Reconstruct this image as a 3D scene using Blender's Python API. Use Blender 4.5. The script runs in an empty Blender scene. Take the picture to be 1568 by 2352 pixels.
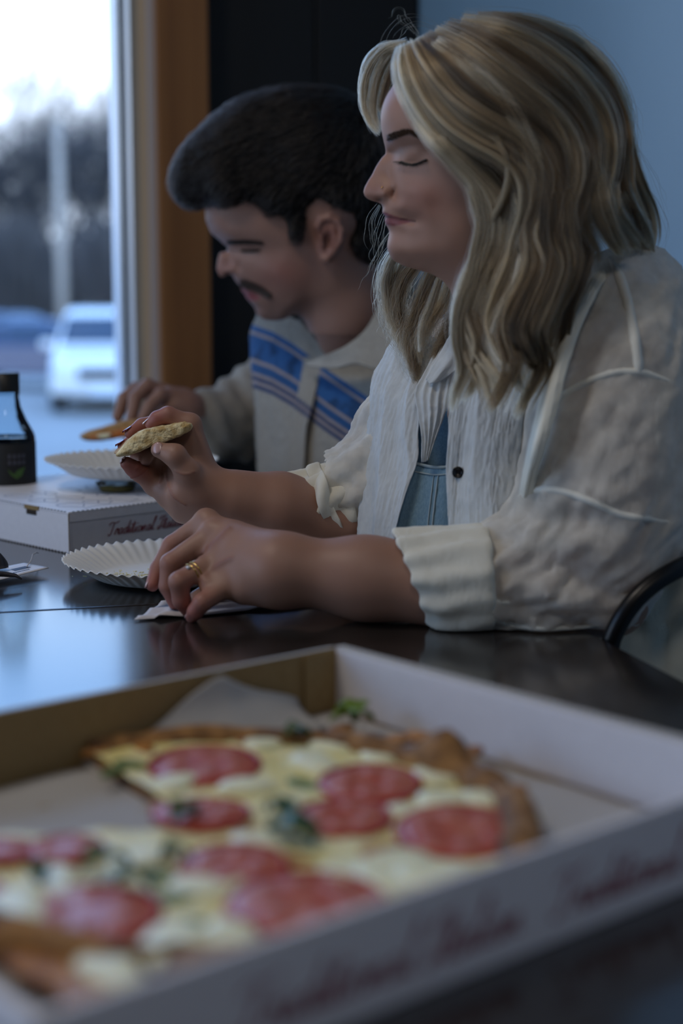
import bpy, bmesh, math, random
import numpy as np
from mathutils import Vector, Matrix
random.seed(7); RNG = np.random.default_rng(7)
SC = bpy.context.scene
COL = SC.collection

# ------------------------------------------------------------------ camera
F = 3600.0; TH = math.radians(8.25); CAMZ = 1.05
cam_d = bpy.data.cameras.new('camera'); cam = bpy.data.objects.new('camera', cam_d); COL.objects.link(cam)
cam.location = (0, 0, CAMZ); cam.rotation_euler = (math.pi / 2 - TH, 0, 0)
cam_d.sensor_fit = 'VERTICAL'; cam_d.sensor_height = 36.0; cam_d.sensor_width = 24.0
cam_d.lens = F / 2352 * 36; cam_d.clip_start = 0.02; cam_d.clip_end = 500
cam_d.dof.use_dof = True; cam_d.dof.focus_distance = 1.56; cam_d.dof.aperture_fstop = 2.8
SC.camera = cam

# ------------------------------------------------------------------ world
w = bpy.data.worlds.new('sky'); SC.world = w; w.use_nodes = True
nt = w.node_tree; nt.nodes.clear()
out = nt.nodes.new('ShaderNodeOutputWorld'); bg = nt.nodes.new('ShaderNodeBackground')
tc = nt.nodes.new('ShaderNodeTexCoord'); sep = nt.nodes.new('ShaderNodeSeparateXYZ')
rmp = nt.nodes.new('ShaderNodeValToRGB'); mpn = nt.nodes.new('ShaderNodeMapRange')
nt.links.new(tc.outputs['Generated'], sep.inputs[0]); nt.links.new(sep.outputs['Z'], mpn.inputs['Value'])
mpn.inputs['From Min'].default_value = -0.1; mpn.inputs['From Max'].default_value = 1.0
nt.links.new(mpn.outputs[0], rmp.inputs[0]); nt.links.new(rmp.outputs[0], bg.inputs[0]); nt.links.new(bg.outputs[0], out.inputs[0])
e = rmp.color_ramp.elements
e[0].position = 0.0; e[0].color = (.66, .76, .92, 1); e[1].position = 1.0; e[1].color = (.24, .46, .95, 1)
for p_, c_ in ((.20, (.70, .82, 1.0)), (.25, (.66, .84, 1.05)), (.31, (.36, .68, 1.25)), (.55, (.30, .57, 1.12))):
    x = e.new(p_); x.color = (*c_, 1)
bg.inputs['Strength'].default_value = 2.8

SC.view_settings.view_transform = 'Standard'; SC.view_settings.look = 'None'
SC.view_settings.exposure = 0.0; SC.view_settings.gamma = 1.0; SC.view_settings.use_curve_mapping = False
SC.cycles.use_denoising = True
SC.cycles.max_bounces = 8; SC.cycles.transparent_max_bounces = 16; SC.cycles.transmission_bounces = 6
SC.cycles.sample_clamp_indirect = 4.0

# room frame: e1 runs across the table to the right wall, e2 runs away to the window wall
PHI = math.radians(15); E1 = Vector((math.cos(PHI), math.sin(PHI), 0)); E2 = Vector((-math.sin(PHI), math.cos(PHI), 0))
def E(a, b, z=0.0): return E1 * a + E2 * b + Vector((0, 0, z))

def area(name, loc, size, energy, color, rot, portal=False, size_y=None):
    l = bpy.data.lights.new(name, 'AREA'); l.energy = energy; l.color = color; l.shape = 'RECTANGLE'
    l.size = size; l.size_y = size_y or size
    if portal: l.cycles.is_portal = True
    o = bpy.data.objects.new(name, l); o.location = loc; o.rotation_euler = rot; COL.objects.link(o); return o
WIN_B = 3.0; LEFT_A = -3.4; RIGHT_A = .95; BACK_B = -2.6; CEIL = 2.9
area('window_portal', E(-1.5, WIN_B + .22, 1.5), 3.8, 1, (1, 1, 1), (math.radians(-90), 0, PHI), True, 2.6)
area('window_portal', E(LEFT_A - .02, 1.475, 1.5), 2.55, 1, (1, 1, 1), (math.radians(-90), 0, PHI + math.radians(90)), True, 2.6)

# ------------------------------------------------------------------ pixel helpers (a point seen at u,v standing at depth d)
CAM = np.array([0, 0, CAMZ]); RT = np.array([1., 0, 0])
FW = np.array([0, math.cos(TH), -math.sin(TH)]); UP = np.array([0, math.sin(TH), math.cos(TH)])
def P(u, v, d): return CAM + RT * ((u - 784) / F * d) - UP * ((v - 1176) / F * d) + FW * d
def G(u, v, z):
    t = (CAMZ - z) / (F * math.sin(TH) + (v - 1176) * math.cos(TH)); return P(u, v, t * F)
def V3(p): return Vector((float(p[0]), float(p[1]), float(p[2])))

# ------------------------------------------------------------------ naming
def tag(o, label=None, cat=None, group=None, kind=None):
    if label: o['label'] = label
    if cat: o['category'] = cat
    if group: o['group'] = group
    if kind: o['kind'] = kind
    return o
def empty(name, loc=(0, 0, 0), rz=0.0):
    o = bpy.data.objects.new(name, None); o.location = loc; o.rotation_euler = (0, 0, rz); COL.objects.link(o); return o
def place(name, me, mat=None, parent=None, loc=None, rot=None):
    o = bpy.data.objects.new(name, me); COL.objects.link(o)
    if mat is not None and len(me.materials) == 0:
        for m in (mat if isinstance(mat, (list, tuple)) else [mat]): me.materials.append(m)
    if loc is not None: o.location = loc
    if rot is not None: o.rotation_euler = rot
    if parent is not None: attach(o, parent)
    return o
def attach(o, parent):
    o.parent = parent
    if not parent.get('_local'): 
        bpy.context.view_layer.update(); o.matrix_parent_inverse = parent.matrix_world.inverted()
def mesh_from(name, verts, faces, smooth=True, uv=None):
    me = bpy.data.meshes.new(name)
    verts = np.asarray(verts, dtype=np.float32)
    if isinstance(faces, np.ndarray) and faces.ndim == 2:
        n = faces.shape[1]; me.vertices.add(len(verts)); me.vertices.foreach_set('co', verts.ravel())
        me.loops.add(faces.size); me.loops.foreach_set('vertex_index', faces.astype(np.int32).ravel())
        me.polygons.add(len(faces)); me.polygons.foreach_set('loop_start', np.arange(0, faces.size, n, dtype=np.int32))
        me.polygons.foreach_set('loop_total', np.full(len(faces), n, dtype=np.int32)); me.update(calc_edges=True); me.validate()
    else:
        me.from_pydata([tuple(map(float, v)) for v in verts], [], [tuple(map(int, f)) for f in faces]); me.update()
    if smooth: me.polygons.foreach_set('use_smooth', np.ones(len(me.polygons), dtype=bool))
    return me
class BM:
    """collects boxes, tubes, lathes into one mesh"""
    def __init__(s): s.v = []; s.f = []; s.sm = []
    def add(s, v, f, smooth=False):
        n = len(s.v); s.v += [tuple(map(float, q)) for q in v]; s.f += [tuple(i + n for i in q) for q in f]; s.sm += [smooth] * len(f); return s
    def box(s, c, sz, M=None):
        x, y, z = [q / 2 for q in sz]
        pts = [Vector((sx * x, sy * y, sz_ * z)) for sz_ in (-1, 1) for sy in (-1, 1) for sx in (-1, 1)]
        if M is not None: pts = [M @ p for p in pts]
        c = Vector(c); pts = [p + c for p in pts]
        return s.add(pts, [(0, 2, 3, 1), (4, 5, 7, 6), (0, 1, 5, 4), (2, 6, 7, 3), (0, 4, 6, 2), (1, 3, 7, 5)])
    def hexa(s, b, t):  # four bottom points, four top points
        return s.add(list(b) + list(t), [(3, 2, 1, 0), (4, 5, 6, 7)] + [(i, (i + 1) % 4, 4 + (i + 1) % 4, 4 + i) for i in range(4)])
    def tube(s, pts, r, n=10, cap=True):
        pts = [Vector(p) for p in pts]; m = len(pts); rs = r if isinstance(r, (list, tuple, np.ndarray)) else [r] * m
        tang = [(pts[min(i + 1, m - 1)] - pts[max(i - 1, 0)]).normalized() for i in range(m)]
        a = tang[0].orthogonal().normalized(); vs = []
        for i in range(m):
            a = (a - tang[i] * a.dot(tang[i])).normalized(); b = tang[i].cross(a)
            vs += [pts[i] + (a * math.cos(2 * math.pi * k / n) + b * math.sin(2 * math.pi * k / n)) * rs[i] for k in range(n)]
        fs = [(i * n + k, i * n + (k + 1) % n, (i + 1) * n + (k + 1) % n, (i + 1) * n + k) for i in range(m - 1) for k in range(n)]
        if cap: fs += [tuple(range(n))[::-1], tuple((m - 1) * n + k for k in range(n))]
        return s.add(vs, fs, True)
    def lathe(s, prof, c=(0, 0, 0), n=32, close=False):
        vs = [(c[0] + r * math.cos(2 * math.pi * k / n), c[1] + r * math.sin(2 * math.pi * k / n), c[2] + z) for r, z in prof for k in range(n)]
        m = len(prof); fs = [(i * n + k, i * n + (k + 1) % n, (i + 1) * n + (k + 1) % n, (i + 1) * n + k) for i in range(m - 1) for k in range(n)]
        if close: fs += [tuple(range(n))[::-1], tuple((m - 1) * n + k for k in range(n))]
        return s.add(vs, fs, True)
    def prism(s, poly, z0, z1):
        n = len(poly); v = [(p[0], p[1], z0) for p in poly] + [(p[0], p[1], z1) for p in poly]
        return s.add(v, [tuple(range(n))[::-1], tuple(range(n, 2 * n))] + [(i, (i + 1) % n, n + (i + 1) % n, n + i) for i in range(n)])
    def build(s, name, mat=None, parent=None, bevel=0, seg=2):
        me = bpy.data.meshes.new(name); me.from_pydata(s.v, [], s.f); me.update()
        me.polygons.foreach_set('use_smooth', s.sm)
        bm = bmesh.new(); bm.from_mesh(me); bmesh.ops.recalc_face_normals(bm, faces=bm.faces); bm.to_mesh(me); bm.free()
        o = place(name, me, mat, parent)
        if bevel:
            b = o.modifiers.new('bevel', 'BEVEL'); b.width = bevel; b.segments = seg; b.limit_method = 'ANGLE'
        return o

# ------------------------------------------------------------------ materials
def mat(name, color=(.5, .5, .5), rough=.6, metal=0., noise=None, bump=None, spec=.5, alpha=None, sss=0., trans=0., emit=None, coat=0.):
    m = bpy.data.materials.new(name); m.use_nodes = True; n = m.node_tree; b = n.nodes['Principled BSDF']
    b.inputs['Base Color'].default_value = (*color, 1); b.inputs['Roughness'].default_value = rough; b.inputs['Metallic'].default_value = metal
    b.inputs['Specular IOR Level'].default_value = spec; b.inputs['Coat Weight'].default_value = coat
    if sss: b.inputs['Subsurface Weight'].default_value = sss; b.inputs['Subsurface Radius'].default_value = (.012, .004, .002); b.inputs['Subsurface Scale'].default_value = 1.0
    if trans: b.inputs['Transmission Weight'].default_value = trans; b.inputs['IOR'].default_value = 1.45
    if emit: b.inputs['Emission Color'].default_value = (*emit[:3], 1); b.inputs['Emission Strength'].default_value = emit[3]
    co = n.nodes.new('ShaderNodeTexCoord')
    if noise:  # (scale vec or float, color2, low, high[, distort])
        sc, c2 = noise[0], noise[1]; lo, hi = noise[2], noise[3]
        mp = n.nodes.new('ShaderNodeMapping'); n.links.new(co.outputs['Object'], mp.inputs[0])
        mp.inputs['Scale'].default_value = sc if isinstance(sc, tuple) else (sc, sc, sc)
        t = n.nodes.new('ShaderNodeTexNoise'); t.inputs['Scale'].default_value = 1.0; t.inputs['Detail'].default_value = 5
        n.links.new(mp.outputs[0], t.inputs[0])
        r = n.nodes.new('ShaderNodeValToRGB'); r.color_ramp.elements[0].position = lo; r.color_ramp.elements[1].position = hi
        r.color_ramp.elements[0].color = (*color, 1); r.color_ramp.elements[1].color = (*c2, 1)
        n.links.new(t.outputs[0], r.inputs[0]); n.links.new(r.outputs[0], b.inputs['Base Color'])
    if bump:  # (scale, strength, distance)
        mp = n.nodes.new('ShaderNodeMapping'); n.links.new(co.outputs['Object'], mp.inputs[0])
        mp.inputs['Scale'].default_value = bump[0] if isinstance(bump[0], tuple) else (bump[0],) * 3
        t = n.nodes.new('ShaderNodeTexNoise'); t.inputs['Scale'].default_value = 1.0; t.inputs['Detail'].default_value = 4
        n.links.new(mp.outputs[0], t.inputs[0])
        bp = n.nodes.new('ShaderNodeBump'); bp.inputs['Strength'].default_value = bump[1]; bp.inputs['Distance'].default_value = bump[2]
        n.links.new(t.outputs[0], bp.inputs['Height']); n.links.new(bp.outputs[0], b.inputs['Normal'])
    return m
def glassy(name, tint=(1, 1, 1), rough=.02, refl=1.0):
    """thin clear sheet: see-through with a Fresnel reflection"""
    m = bpy.data.materials.new(name); m.use_nodes = True; n = m.node_tree; n.nodes.clear()
    o = n.nodes.new('ShaderNodeOutputMaterial'); mx = n.nodes.new('ShaderNodeMixShader'); fr = n.nodes.new('ShaderNodeFresnel'); fr.inputs[0].default_value = 1.45
    tr = n.nodes.new('ShaderNodeBsdfTransparent'); tr.inputs[0].default_value = (*tint, 1); gl = n.nodes.new('ShaderNodeBsdfGlossy'); gl.inputs['Roughness'].default_value = rough
    n.links.new(fr.outputs[0], mx.inputs[0]); n.links.new(tr.outputs[0], mx.inputs[1]); n.links.new(gl.outputs[0], mx.inputs[2]); n.links.new(mx.outputs[0], o.inputs[0])
    return m
# ================================================================== room
M_floor = mat('floor_boards', (.035, .03, .028), .45, noise=((3, .4, 1), (.06, .05, .045), .3, .7))
M_black = mat('black_paint', (.0035, .004, .005), .55, bump=(60, .1, .002))
M_blue = mat('blue_grey_paint', (.20, .345, .50), .45, bump=(90, .15, .002), noise=(2.5, (.225, .375, .53), .3, .7))
M_dark = mat('dark_ceiling', (.03, .032, .036), .8)
M_wood = mat('pine_trim', (.19, .075, .02), .45, noise=((14, 14, .7), (.34, .15, .045), .35, .7), bump=((30, 30, 1.5), .2, .002))
M_alu = mat('pale_aluminium', (.55, .60, .68), .35, metal=.3)
M_jamb = mat('pale_jamb_paint', (.74, .76, .80), .4); M_gask = mat('dark_gasket', (.01, .02, .02), .5)
M_vinyl = mat('grey_vinyl', (.30, .28, .25), .5)
M_tan = mat('tan_stop_bead', (.55, .42, .28), .5)
M_pale = mat('pale_trim', (.50, .45, .44), .5)
M_glass = glassy('window_glass', (.98, .99, 1.0), .0)
MR = Matrix.Rotation(PHI, 3, 'Z')
def rbox(a0, a1, b0, b1, z0, z1, bm=None):
    bm = bm or BM(); return bm.box(E((a0 + a1) / 2, (b0 + b1) / 2, (z0 + z1) / 2), (a1 - a0, b1 - b0, z1 - z0), MR)
def S(o): o['kind'] = 'structure'; return o
S(rbox(LEFT_A - .2, RIGHT_A + .2, BACK_B - .2, WIN_B + .14, -.12, 0).build('floor', M_floor))
S(rbox(LEFT_A - .2, RIGHT_A + .2, BACK_B - .2, WIN_B + .14, CEIL, CEIL + .12).build('ceiling', M_dark))
# right wall: blue-grey paint
S(rbox(RIGHT_A, RIGHT_A + .14, BACK_B, WIN_B, 0, CEIL).build('wall_right', M_blue))
S(rbox(LEFT_A, RIGHT_A, BACK_B - .14, BACK_B, 0, CEIL).build('wall_back', M_dark))
# far wall: black painted boards right of the window, a band above it and a low kerb under it
WR = .382    # right end of the window opening
bm = BM(); rbox(.50, RIGHT_A + .14, WIN_B - .02, WIN_B + .12, 0, CEIL, bm); rbox(LEFT_A - .14, .50, WIN_B, WIN_B + .12, 2.75, CEIL, bm)
wf = S(bm.build('wall_far', M_black))
for i, a in enumerate((.528, .745)):
    S(rbox(a, (.741, .945)[i], WIN_B - .035, WIN_B - .021, 0.1, CEIL).build('panel', M_black, wf, bevel=.002))
S(rbox(.528, RIGHT_A, WIN_B - .05, WIN_B - .036, 0, .1).build('baseboard_far', M_black))
S(rbox(RIGHT_A - .014, RIGHT_A, BACK_B, WIN_B - .05, 0, .1).build('baseboard_right', M_black))
S(rbox(.432, .527, WIN_B - .10, WIN_B + .1, 0, CEIL).build('trim_1', M_wood, bevel=.003))
# shop window: full-height panes between slim mullions; the right-hand reveal steps in towards the room
w1 = S(BM().box(E(WR + .01, WIN_B + .10, .01), (.01, .01, .01), MR).build('window_1', M_alu))
def bar(nm, a0, a1, b0, b1, m, lab=None, z0=.0, z1=2.75):
    o = rbox(a0, a1, b0, b1, z0, z1).build(nm, m, w1, bevel=.001); o['kind'] = 'structure'
    if lab: o['label'] = lab
    return o
bar('outer_reveal', WR, WR + .03, WIN_B + .045, WIN_B + .20, M_jamb, 'pale outer reveal')
bar('gasket', WR - .001, .391, WIN_B + .035, WIN_B + .045, M_gask, 'dark rubber gasket')
bar('inner_reveal', .390, .43, WIN_B - .050, WIN_B + .035, M_jamb, 'pale inner reveal')
bar('jamb_liner', .3905, .4046, WIN_B - .055, WIN_B - .050, M_vinyl, 'grey jamb liner')
bar('stop_bead', .4046, .418, WIN_B - .07, WIN_B + .0, M_tan, 'tan stop bead')
bar('edge_strip', .418, .432, WIN_B - .085, WIN_B + .0, M_pale, 'pale edge strip')
for a in (-.95, -2.3): bar('mullion', a - .03, a + .03, WIN_B + .07, WIN_B + .13, M_alu)
for z in ((0, .06), (2.69, 2.75)): bar('rail', LEFT_A, WR, WIN_B + .07, WIN_B + .13, M_alu, z0=z[0], z1=z[1])
for a0, a1 in ((LEFT_A, -2.33), (-2.27, -.98), (-.92, WR)): bar('pane', a0, a1, WIN_B + .098, WIN_B + .101, M_glass, z0=.06, z1=2.69)
# left wall with its own shop window
bm = BM(); rbox(LEFT_A - .14, LEFT_A, BACK_B, .20, 0, CEIL, bm); rbox(LEFT_A - .14, LEFT_A, .20, 2.75, 2.75, CEIL, bm)
rbox(LEFT_A - .14, LEFT_A, 2.75, WIN_B + .12, 0, CEIL, bm); S(bm.build('wall_left', M_black))
bm = BM(); 
for b in (.23, 1.5, 2.72): rbox(LEFT_A - .1, LEFT_A - .04, b - .03, b + .03, 0, 2.75, bm)
rbox(LEFT_A - .1, LEFT_A - .04, .20, 2.75, 0, .06, bm); rbox(LEFT_A - .1, LEFT_A - .04, .20, 2.75, 2.69, 2.75, bm)
w2 = S(bm.build('window_2', M_alu))
S(rbox(LEFT_A - .072, LEFT_A - .069, .20, 2.75, .06, 2.69).build('pane', M_glass, w2))

# two unseen lamps added on the ceiling as warm fill light
M_lampc = mat('fill_lamp_diffuser', (.9, .85, .8), .5, emit=(1, .86, .70, 1.0)); M_lampf = mat('fill_lamp_frame', (.7, .7, .7), .4)
for i, (a, b, ww, lab) in enumerate(((-.85, 1.15, 14.0, 'unseen square fill lamp added on the ceiling above the left side of the tables'), (-.2, -.9, 8.0, 'unseen square fill lamp added on the ceiling further back in the room'))):
    L = empty('fill_lamp', E(a, b, CEIL)); tag(L, lab, 'lamp', 'added ceiling fill lamps')
    rbox(a - .32, a + .32, b - .32, b + .32, CEIL - .05, CEIL - .002).build('fill_lamp_frame', M_lampf, L)
    rbox(a - .29, a + .29, b - .29, b + .29, CEIL - .056, CEIL - .0505).build('diffuser', M_lampc, L)
    area('fill_lamp_light', E(a, b, CEIL - .062), .58, ww, (1, .90, .80), (0, 0, PHI))

# ================================================================== outside
GZ = -1.12
M_asph = mat('asphalt', (.25, .24, .225), .85, noise=(.7, (.31, .30, .28), .3, .7))
M_verge = mat('dry_grass', (.12, .10, .07), .95, noise=(.5, (.20, .16, .11), .3, .7))
bm = BM(); bm.box((0, 24, GZ - .1), (120, 41, .2)); S(bm.build('ground', M_asph))
bm = BM(); bm.box((0, 84.5, GZ + .1), (200, 80, .4)); S(bm.build('verge', M_verge))
bm = BM(); rbox(-8, 6, WIN_B + .15, WIN_B + 1.7, -.9, -.13, bm); S(bm.build('pavement_outside', mat('concrete', (.30, .31, .33), .9)))

M_tyre = mat('tyre_rubber', (.012, .012, .013), .8); M_hub = mat('alloy_wheel', (.4, .42, .45), .35, metal=.8)
M_cgl = mat('car_glass', (.03, .05, .08), .08); M_lampw = mat('headlamp', (.75, .8, .85), .15); M_grill = mat('grille', (.03, .03, .035), .4)
def car(name, loc, rz, paint, suv, label):
    root = empty(name, loc, rz); tag(root, label, 'car', 'cars parked outside')
    L, W = (4.6, 1.85) if suv else (4.7, 1.8)
    # body side profile (x along length, front at +x)
    if suv: low = [(-2.3, .45), (-2.28, 1.0), (-2.2, 1.12), (1.15, 1.12), (2.1, .98), (2.3, .75), (2.28, .35), (-2.2, .32)]; cab = [(-2.22, 1.1), (-1.95, 1.66), (-1.6, 1.74), (.1, 1.74), (.45, 1.66), (1.2, 1.1)]
    else: low = [(-2.35, .45), (-2.3, .95), (-2.1, 1.02), (1.0, .98), (2.1, .82), (2.35, .62), (2.3, .3), (-2.25, .3)]; cab = [(-1.85, 1.0), (-1.1, 1.4), (-.7, 1.46), (.1, 1.46), (.4, 1.38), (1.3, .97)]
    def loft(prof, w0, w1, inset_top):
        b = BM(); z0 = min(p[1] for p in prof); z1 = max(p[1] for p in prof); n = len(prof); vs = []
        for s, fr in ((-1, 1), (-.86, 1.0), (.86, 1.0), (1, 1)):
            for px, pz in prof:
                t = (pz - z0) / (z1 - z0); hw = (w0 * (1 - t) + w1 * t) / 2
                k = .96 if abs(s) == 1 else 1.0
                vs.append((px * k, hw * s, z0 + (pz - z0) * (1 if abs(s) < 1 else .97)))
        fs = [tuple(range(n))[::-1], tuple(3 * n + i for i in range(n))]
        for j in range(3): fs += [(j * n + i, j * n + (i + 1) % n, (j + 1) * n + (i + 1) % n, (j + 1) * n + i) for i in range(n)]
        return b.add(vs, fs)
    def put(b, nm, m, par=root, bevel=0):
        o = b.build(nm, m, None, bevel); o.parent = par; return o
    put(loft(low, W, W - .06, 0), 'body', paint, bevel=.06)
    cb = put(loft(cab, W - .08, W - .5, 0), 'cabin', paint, bevel=.05)
    # glass: windscreen, rear window and side windows laid on the cabin
    f0, f1 = cab[-1], cab[-2]; r0, r1 = cab[0], cab[1]
    def quad(p0, p1, wa, wb, off, nm):
        d = Vector((p1[0] - p0[0], 0, p1[1] - p0[1])); nrm = Vector((d.z, 0, -d.x)).normalized() * off
        a = Vector((p0[0], 0, p0[1])) + d * .12 + nrm; c = Vector((p0[0], 0, p0[1])) + d * .88 + nrm
        lo = [a + Vector((0, s * wa, 0)) for s in (-1, 1)]; hi = [c + Vector((0, s * wb, 0)) for s in (1, -1)]
        q = lo + hi; put(BM().hexa([p - nrm * 1.2 for p in q], [p for p in q]), nm, M_cgl)
    quad(f0, f1, W * .42, W * .36, .03, 'windscreen'); quad(r0, r1, W * .42, W * .36, -.03, 'rear_window')
    z0 = cab[0][1] + .07; z1 = cab[2][1] - .14
    for s in (-1, 1):
        for (xa, xb) in ((r0[0] + .42, -.85), (-.75, .1), (.2, f0[0] - .3)):
            def yy(z): return s * ((W - .08) * (1 - (z - cab[0][1]) / (cab[2][1] - cab[0][1])) + (W - .5) * ((z - cab[0][1]) / (cab[2][1] - cab[0][1]))) / 2
            sl = .0 if xb < .2 else .42; sr = .2 if xa < -1 else 0
            q = [(xa, yy(z0), z0), (xb, yy(z0), z0), (xb - sl, yy(z1), z1), (xa + sr, yy(z1), z1)]
            put(BM().hexa([(a, b - s * .01, c) for a, b, c in q], [(a, b + s * .015, c) for a, b, c in q]), 'side_window', M_cgl)
    for xx in (-1.4, 1.4):
        for s in (-1, 1):
            wl = empty('wheel', (0, 0, 0)); wl.parent = root; R = .36 if suv else .33
            t = BM(); n = 20; pr = [(R - .14, -.1), (R - .02, -.11), (R, -.07), (R, .07), (R - .02, .11), (R - .14, .1)]
            t.lathe(pr, n=n); o = t.build('tyre', M_tyre); o.parent = wl; o.rotation_euler = (math.pi / 2, 0, 0); o.location = (xx, s * (W / 2 - .1), R)
            h = BM(); h.lathe([(.0, -.07), (R - .14, -.06), (R - .13, .06), (0, .075)], n=16); o = h.build('rim', M_hub); o.parent = wl; o.rotation_euler = (math.pi / 2, 0, 0); o.location = (xx, s * (W / 2 - .08), R)
    hz = .74 if suv else .62
    for s in (-1, 1):
        put(BM().box((2.2, s * W * .38, hz), (.14, .34, .16)), 'headlamp', M_lampw, bevel=.03)
        put(BM().box((1.05, s * (W / 2 + .09), cab[0][1] + .05), (.12, .2, .14)), 'wing_mirror', paint, bevel=.03)
        put(BM().box((-2.27, s * W * .4, hz + .12), (.1, .2, .3)), 'tail_lamp', mat('tail_red', (.3, .02, .02), .3), bevel=.02)
    put(BM().box((2.27, 0, hz - .05), (.08, W * .5, .2)), 'grille', M_grill, bevel=.02)
    put(BM().box((2.29, 0, .4), (.06, .5, .12)), 'number_plate', M_lampw)
    return root
M_white = mat('white_car_paint', (.88, .84, .78), .25, coat=.5); M_navy = mat('navy_car_paint', (.03, .06, .13), .2, coat=.8); M_sil = mat('grey_car_paint', (.10, .13, .18), .25, coat=.6)
def gp(u, d): p = P(u, 900, d); return (p[0], p[1], GZ)
car('car', gp(246, 28.5), math.radians(-82), M_white, True, 'white sports utility vehicle parked outside beside the window frame')
car('car', gp(70, 33.5), math.radians(163), M_navy, False, 'dark blue saloon car parked outside just left of the white one')
car('car', gp(-20, 43), math.radians(150), M_sil, False, 'grey car parked outside behind the dark blue saloon')

# bare winter trees beyond the car park
M_bark = mat('bare_bark', (.085, .075, .07), .9)
def tree(loc, h, seed, label, spread=.55):
    rng = random.Random(seed); T = BM()
    root = empty('bare_tree', loc); tag(root, label, 'tree', 'bare trees beyond the car park')
    trunk = []
    V = []; Fc = []
    def stick(a, b, r0, r1, n=3):
        d = (b - a).normalized(); o = d.orthogonal().normalized(); q = d.cross(o); k = len(V)
        for p, r in ((a, r0), (b, r1)):
            for i in range(n):
                t = 2 * math.pi * i / n; V.append(p + (o * math.cos(t) + q * math.sin(t)) * r)
        for i in range(n): Fc.append((k + i, k + (i + 1) % n, k + n + (i + 1) % n, k + n + i))
    def grow(p, d, L, r, dep):
        e_ = p + d * L; stick(p, e_, r, r * .7)
        if dep == 0: return
        for _ in range(3 if dep > 1 else 5):
            nd = (d + Vector((rng.gauss(0, spread), rng.gauss(0, spread), rng.gauss(.12, spread * .7)))).normalized()
            grow(p + d * L * rng.uniform(.55, 1), nd, L * rng.uniform(.6, .85), r * .6, dep - 1)
    th = h * .22
    tr = BM(); tr.tube([(0, 0, -.1), (0, .02, th * .5), (.03, 0, th)], [h * .028, h * .024, h * .02], 8); o = tr.build('trunk', M_bark); o.parent = root
    for k in range(5):
        a = k * 1.3 + rng.random(); grow(Vector((0, 0, th * rng.uniform(.7, 1))), Vector((math.cos(a) * .5, math.sin(a) * .5, 1)).normalized(), h * .24, h * .011, 5)
    o = place('branches', mesh_from('branches', np.array([tuple(v) for v in V]), np.array(Fc), False), M_bark); o.parent = root
tl = [(-120, 63, 8.5, 1), (-20, 66, 8.6, 2), (62, 64, 10.2, 3), (140, 68, 12.5, 4), (222, 64, 11.0, 5), (255, 86, 15.0, 6), (345, 66, 10.0, 7), (20, 88, 12.5, 8)]
lb = ['bare tree outside at the far left edge of the window view', 'bare bushy tree outside left of the pale pole', 'bare tree outside just left of the pale pole, rising above it', 'tall bare tree outside behind the pale pole',
      'bare tree outside right of the pale pole', 'tall bare tree outside beside the window frame', 'bare tree outside hidden past the window frame', 'far bare tree outside between the two left ones']
for (u, d, h, sd), l_ in zip(tl, lb): tree((*gp(u, d)[:2], GZ + .25), h, sd, l_)
# dense brush at the foot of the trees: nobody could count it
rr = random.Random(3); V = []; Fc = []
for i in range(60000):
    u = rr.uniform(-150, 420) if i < 26000 else rr.uniform(-3400, -150); d = rr.uniform(47, 56); p = P(u, 900, d); base = Vector((p[0], p[1], GZ + .25))
    hh = rr.uniform(1.2, 3.6) * (1.0 + .25 * math.sin(u * .03)); dx = rr.gauss(0, .5); dy = rr.gauss(0, .5); k = len(V); ww = rr.uniform(.02, .05)
    m_ = base + Vector((dx * .4, dy * .4, hh * .5)); t_ = base + Vector((dx, dy, hh))
    V += [base + Vector((-ww, 0, 0)), base + Vector((ww, 0, 0)), m_ + Vector((ww * .8, ww * .5, 0)), m_ + Vector((-ww * .8, -ww * .5, 0)), t_]
    Fc += [(k, k + 1, k + 2), (k, k + 2, k + 3), (k + 3, k + 2, k + 4)]
o = place('undergrowth', mesh_from('undergrowth', np.array([tuple(v) for v in V]), np.array(Fc), False), mat('brush_twigs', (.105, .09, .08), .9))
tag(o, 'dense brown-grey winter brush along the far side of the car park', 'undergrowth', kind='stuff')
# pale pole
pp = gp(148, 42); pole = empty('utility_pole', (pp[0], pp[1], GZ)); tag(pole, 'pale wooden utility pole standing outside behind the cars', 'pole')
b = BM(); b.tube([(0, 0, 0), (0, 0, 3.2), (0, 0, 6.4)], [.13, .125, .11], 12); o = b.build('shaft', mat('pale_pole_wood', (.46, .38, .30), .8)); o.parent = pole
b = BM(); b.box((0, 0, 5.9), (1.6, .1, .12)); o = b.build('crossarm', bpy.data.materials['bare_bark']); o.parent = pole
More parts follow.
